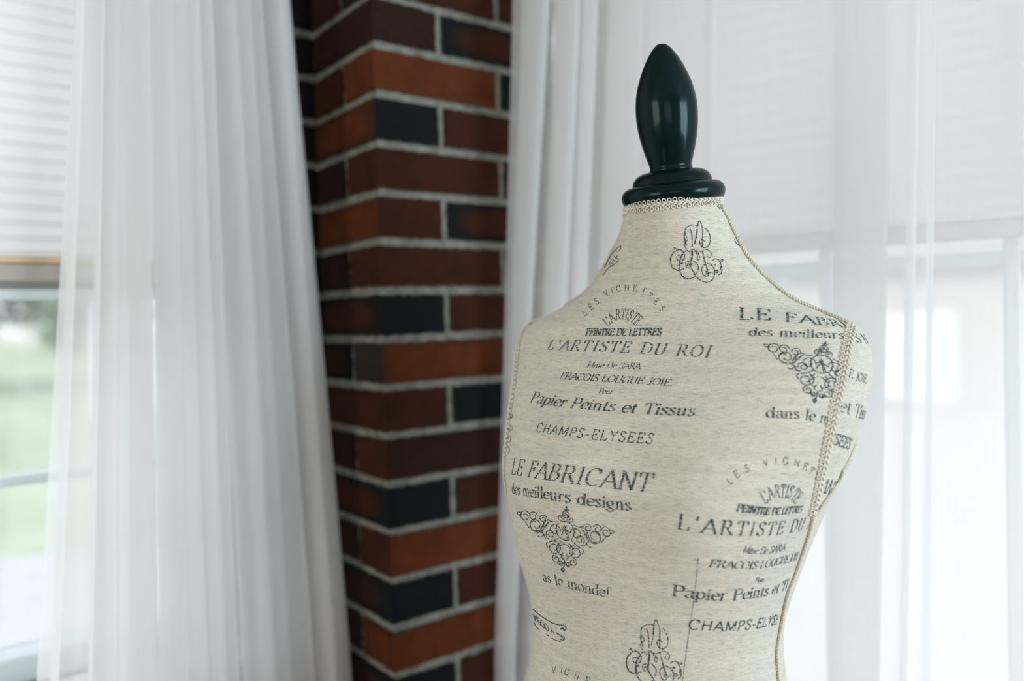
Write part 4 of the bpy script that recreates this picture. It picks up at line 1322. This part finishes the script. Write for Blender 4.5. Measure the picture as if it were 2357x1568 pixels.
for i, (x, y, h, r, lb, lf) in enumerate(TREES):
    tree(x, y, h, r, lb, lf, seed=10 + i)
tree(-18.6, 13.6, 9.0, 3.6, 'spreading tree left of the window that throws a shadow across the lawn', mat_leaf, 9000, 23)
tree(-13.8, 24.5, 1.7, 1.0, 'low pale bush beside the white picket fence beyond the lawn', mat_leaf2, 1200, 31, 'bush', 'bush', None)

# white picket fence beyond the lawn
mat_white = plain('white_fence_paint', (0.80, 0.80, 0.78), 0.6, 0.03, 8)
fx0, fy0, fx1, fy1 = -21.5, 23.9, -15.0, 25.4
fo = empty('picket_fence', ((fx0 + fx1) / 2, (fy0 + fy1) / 2, ground_z((fx0 + fx1) / 2, (fy0 + fy1) / 2)), 'white picket fence at the far side of the lawn in the left window', 'fence')
fu = Vector((fx1 - fx0, fy1 - fy0, 0)); fl_ = fu.length; fu.normalize(); fn = Vector((-fu.y, fu.x, 0))
for k in range(38):
    p = Vector((fx0, fy0, 0)) + fu * (fl_ * k / 37); p.z = ground_z(p.x, p.y)
    q = MB(); q.box(p, fu, fn, Z3, (-0.045, 0.045), (-0.012, 0.012), (0.02, 0.62)); q.add([p + fu * -0.045 + Z3 * 0.62, p + fu * 0.045 + Z3 * 0.62, p + Z3 * 0.69], [(0, 1, 2)])
    q.build('picket', mat_white, fo, smooth=False)
for zz in (0.18, 0.5):
    q = MB()
    pts = [Vector((fx0, fy0, 0)) + fu * (fl_ * t) for t in np.linspace(0, 1, 20)]
    for p in pts: p.z = ground_z(p.x, p.y) + zz
    q.tube([p + fn * 0.03 for p in pts], 0.03, 4); q.build('rail', mat_white, fo, smooth=False)

# neighbour's house across the drive
mat_siding = plain('cream_siding', (0.46, 0.45, 0.42), 0.7, 0.03, 4)
mat_roof = plain('grey_shingles', (0.30, 0.29, 0.28), 0.9, 0.2, 8)
mat_pane = plain('dark_house_glass', (0.08, 0.10, 0.12), 0.1, 0.0)
def house(x, y, rz, w, d, h, label):
    z = ground_z(x, y)
    root = empty('house', (x, y, z), label, 'house')
    Mx = Matrix.Translation((x, y, z)) @ Matrix.Rotation(rz, 4, 'Z')
    a, b, c = (Mx.to_3x3() @ Vector(v) for v in ((1, 0, 0), (0, 1, 0), (0, 0, 1)))
    o = Vector((x, y, z))
    q = MB(); q.box(o, a, b, c, (-w / 2, w / 2), (-d / 2, d / 2), (-0.3, h))
    k = h + 0.15
    while k < h: k += 1
    for j in range(int(h / 0.16)):
        q.box(o, a, b, c, (-w / 2 - 0.012, w / 2 + 0.012), (-d / 2 - 0.012, -d / 2), (j * 0.16, j * 0.16 + 0.145))
    q.build('siding', mat_siding, root, smooth=False)
    rf = MB()
    e = 0.5
    P = [o + a * (sx * (w / 2 + e)) + b * (sy * (d / 2 + e)) + c * h for sx in (-1, 1) for sy in (-1, 1)]
    T = [o + a * (sx * (w / 2 + e)) + c * (h + d * 0.32) for sx in (-1, 1)]
    rf.add(P + T, [(0, 2, 5, 4), (1, 4, 5, 3), (0, 4, 1), (2, 3, 5), (0, 1, 3, 2)])
    rf.build('roof', mat_roof, root, smooth=False)
    for wx in (-0.3, 0.32):
        f = MB(); f.box(o, a, b, c, (wx * w - 0.7, wx * w + 0.7), (-d / 2 - 0.05, -d / 2), (1.0, 2.2)); f = f.build('window', mat_white, root, smooth=False)
        g_ = MB(); g_.box(o, a, b, c, (wx * w - 0.6, wx * w + 0.6), (-d / 2 - 0.06, -d / 2 - 0.045), (1.08, 2.12)); pg = g_.build('pane', mat_pane, None, smooth=False)
        pg.parent = f
    gd = MB(); gd.box(o, a, b, c, (-0.8, 0.8), (-d / 2 - 0.05, -d / 2), (0, 2.1)); gd.build('door', mat_white, root, smooth=False)
house(11.5, 23, R(-25), 15, 8, 3.3, 'pale cream house across the drive, seen dimly through the right curtain')
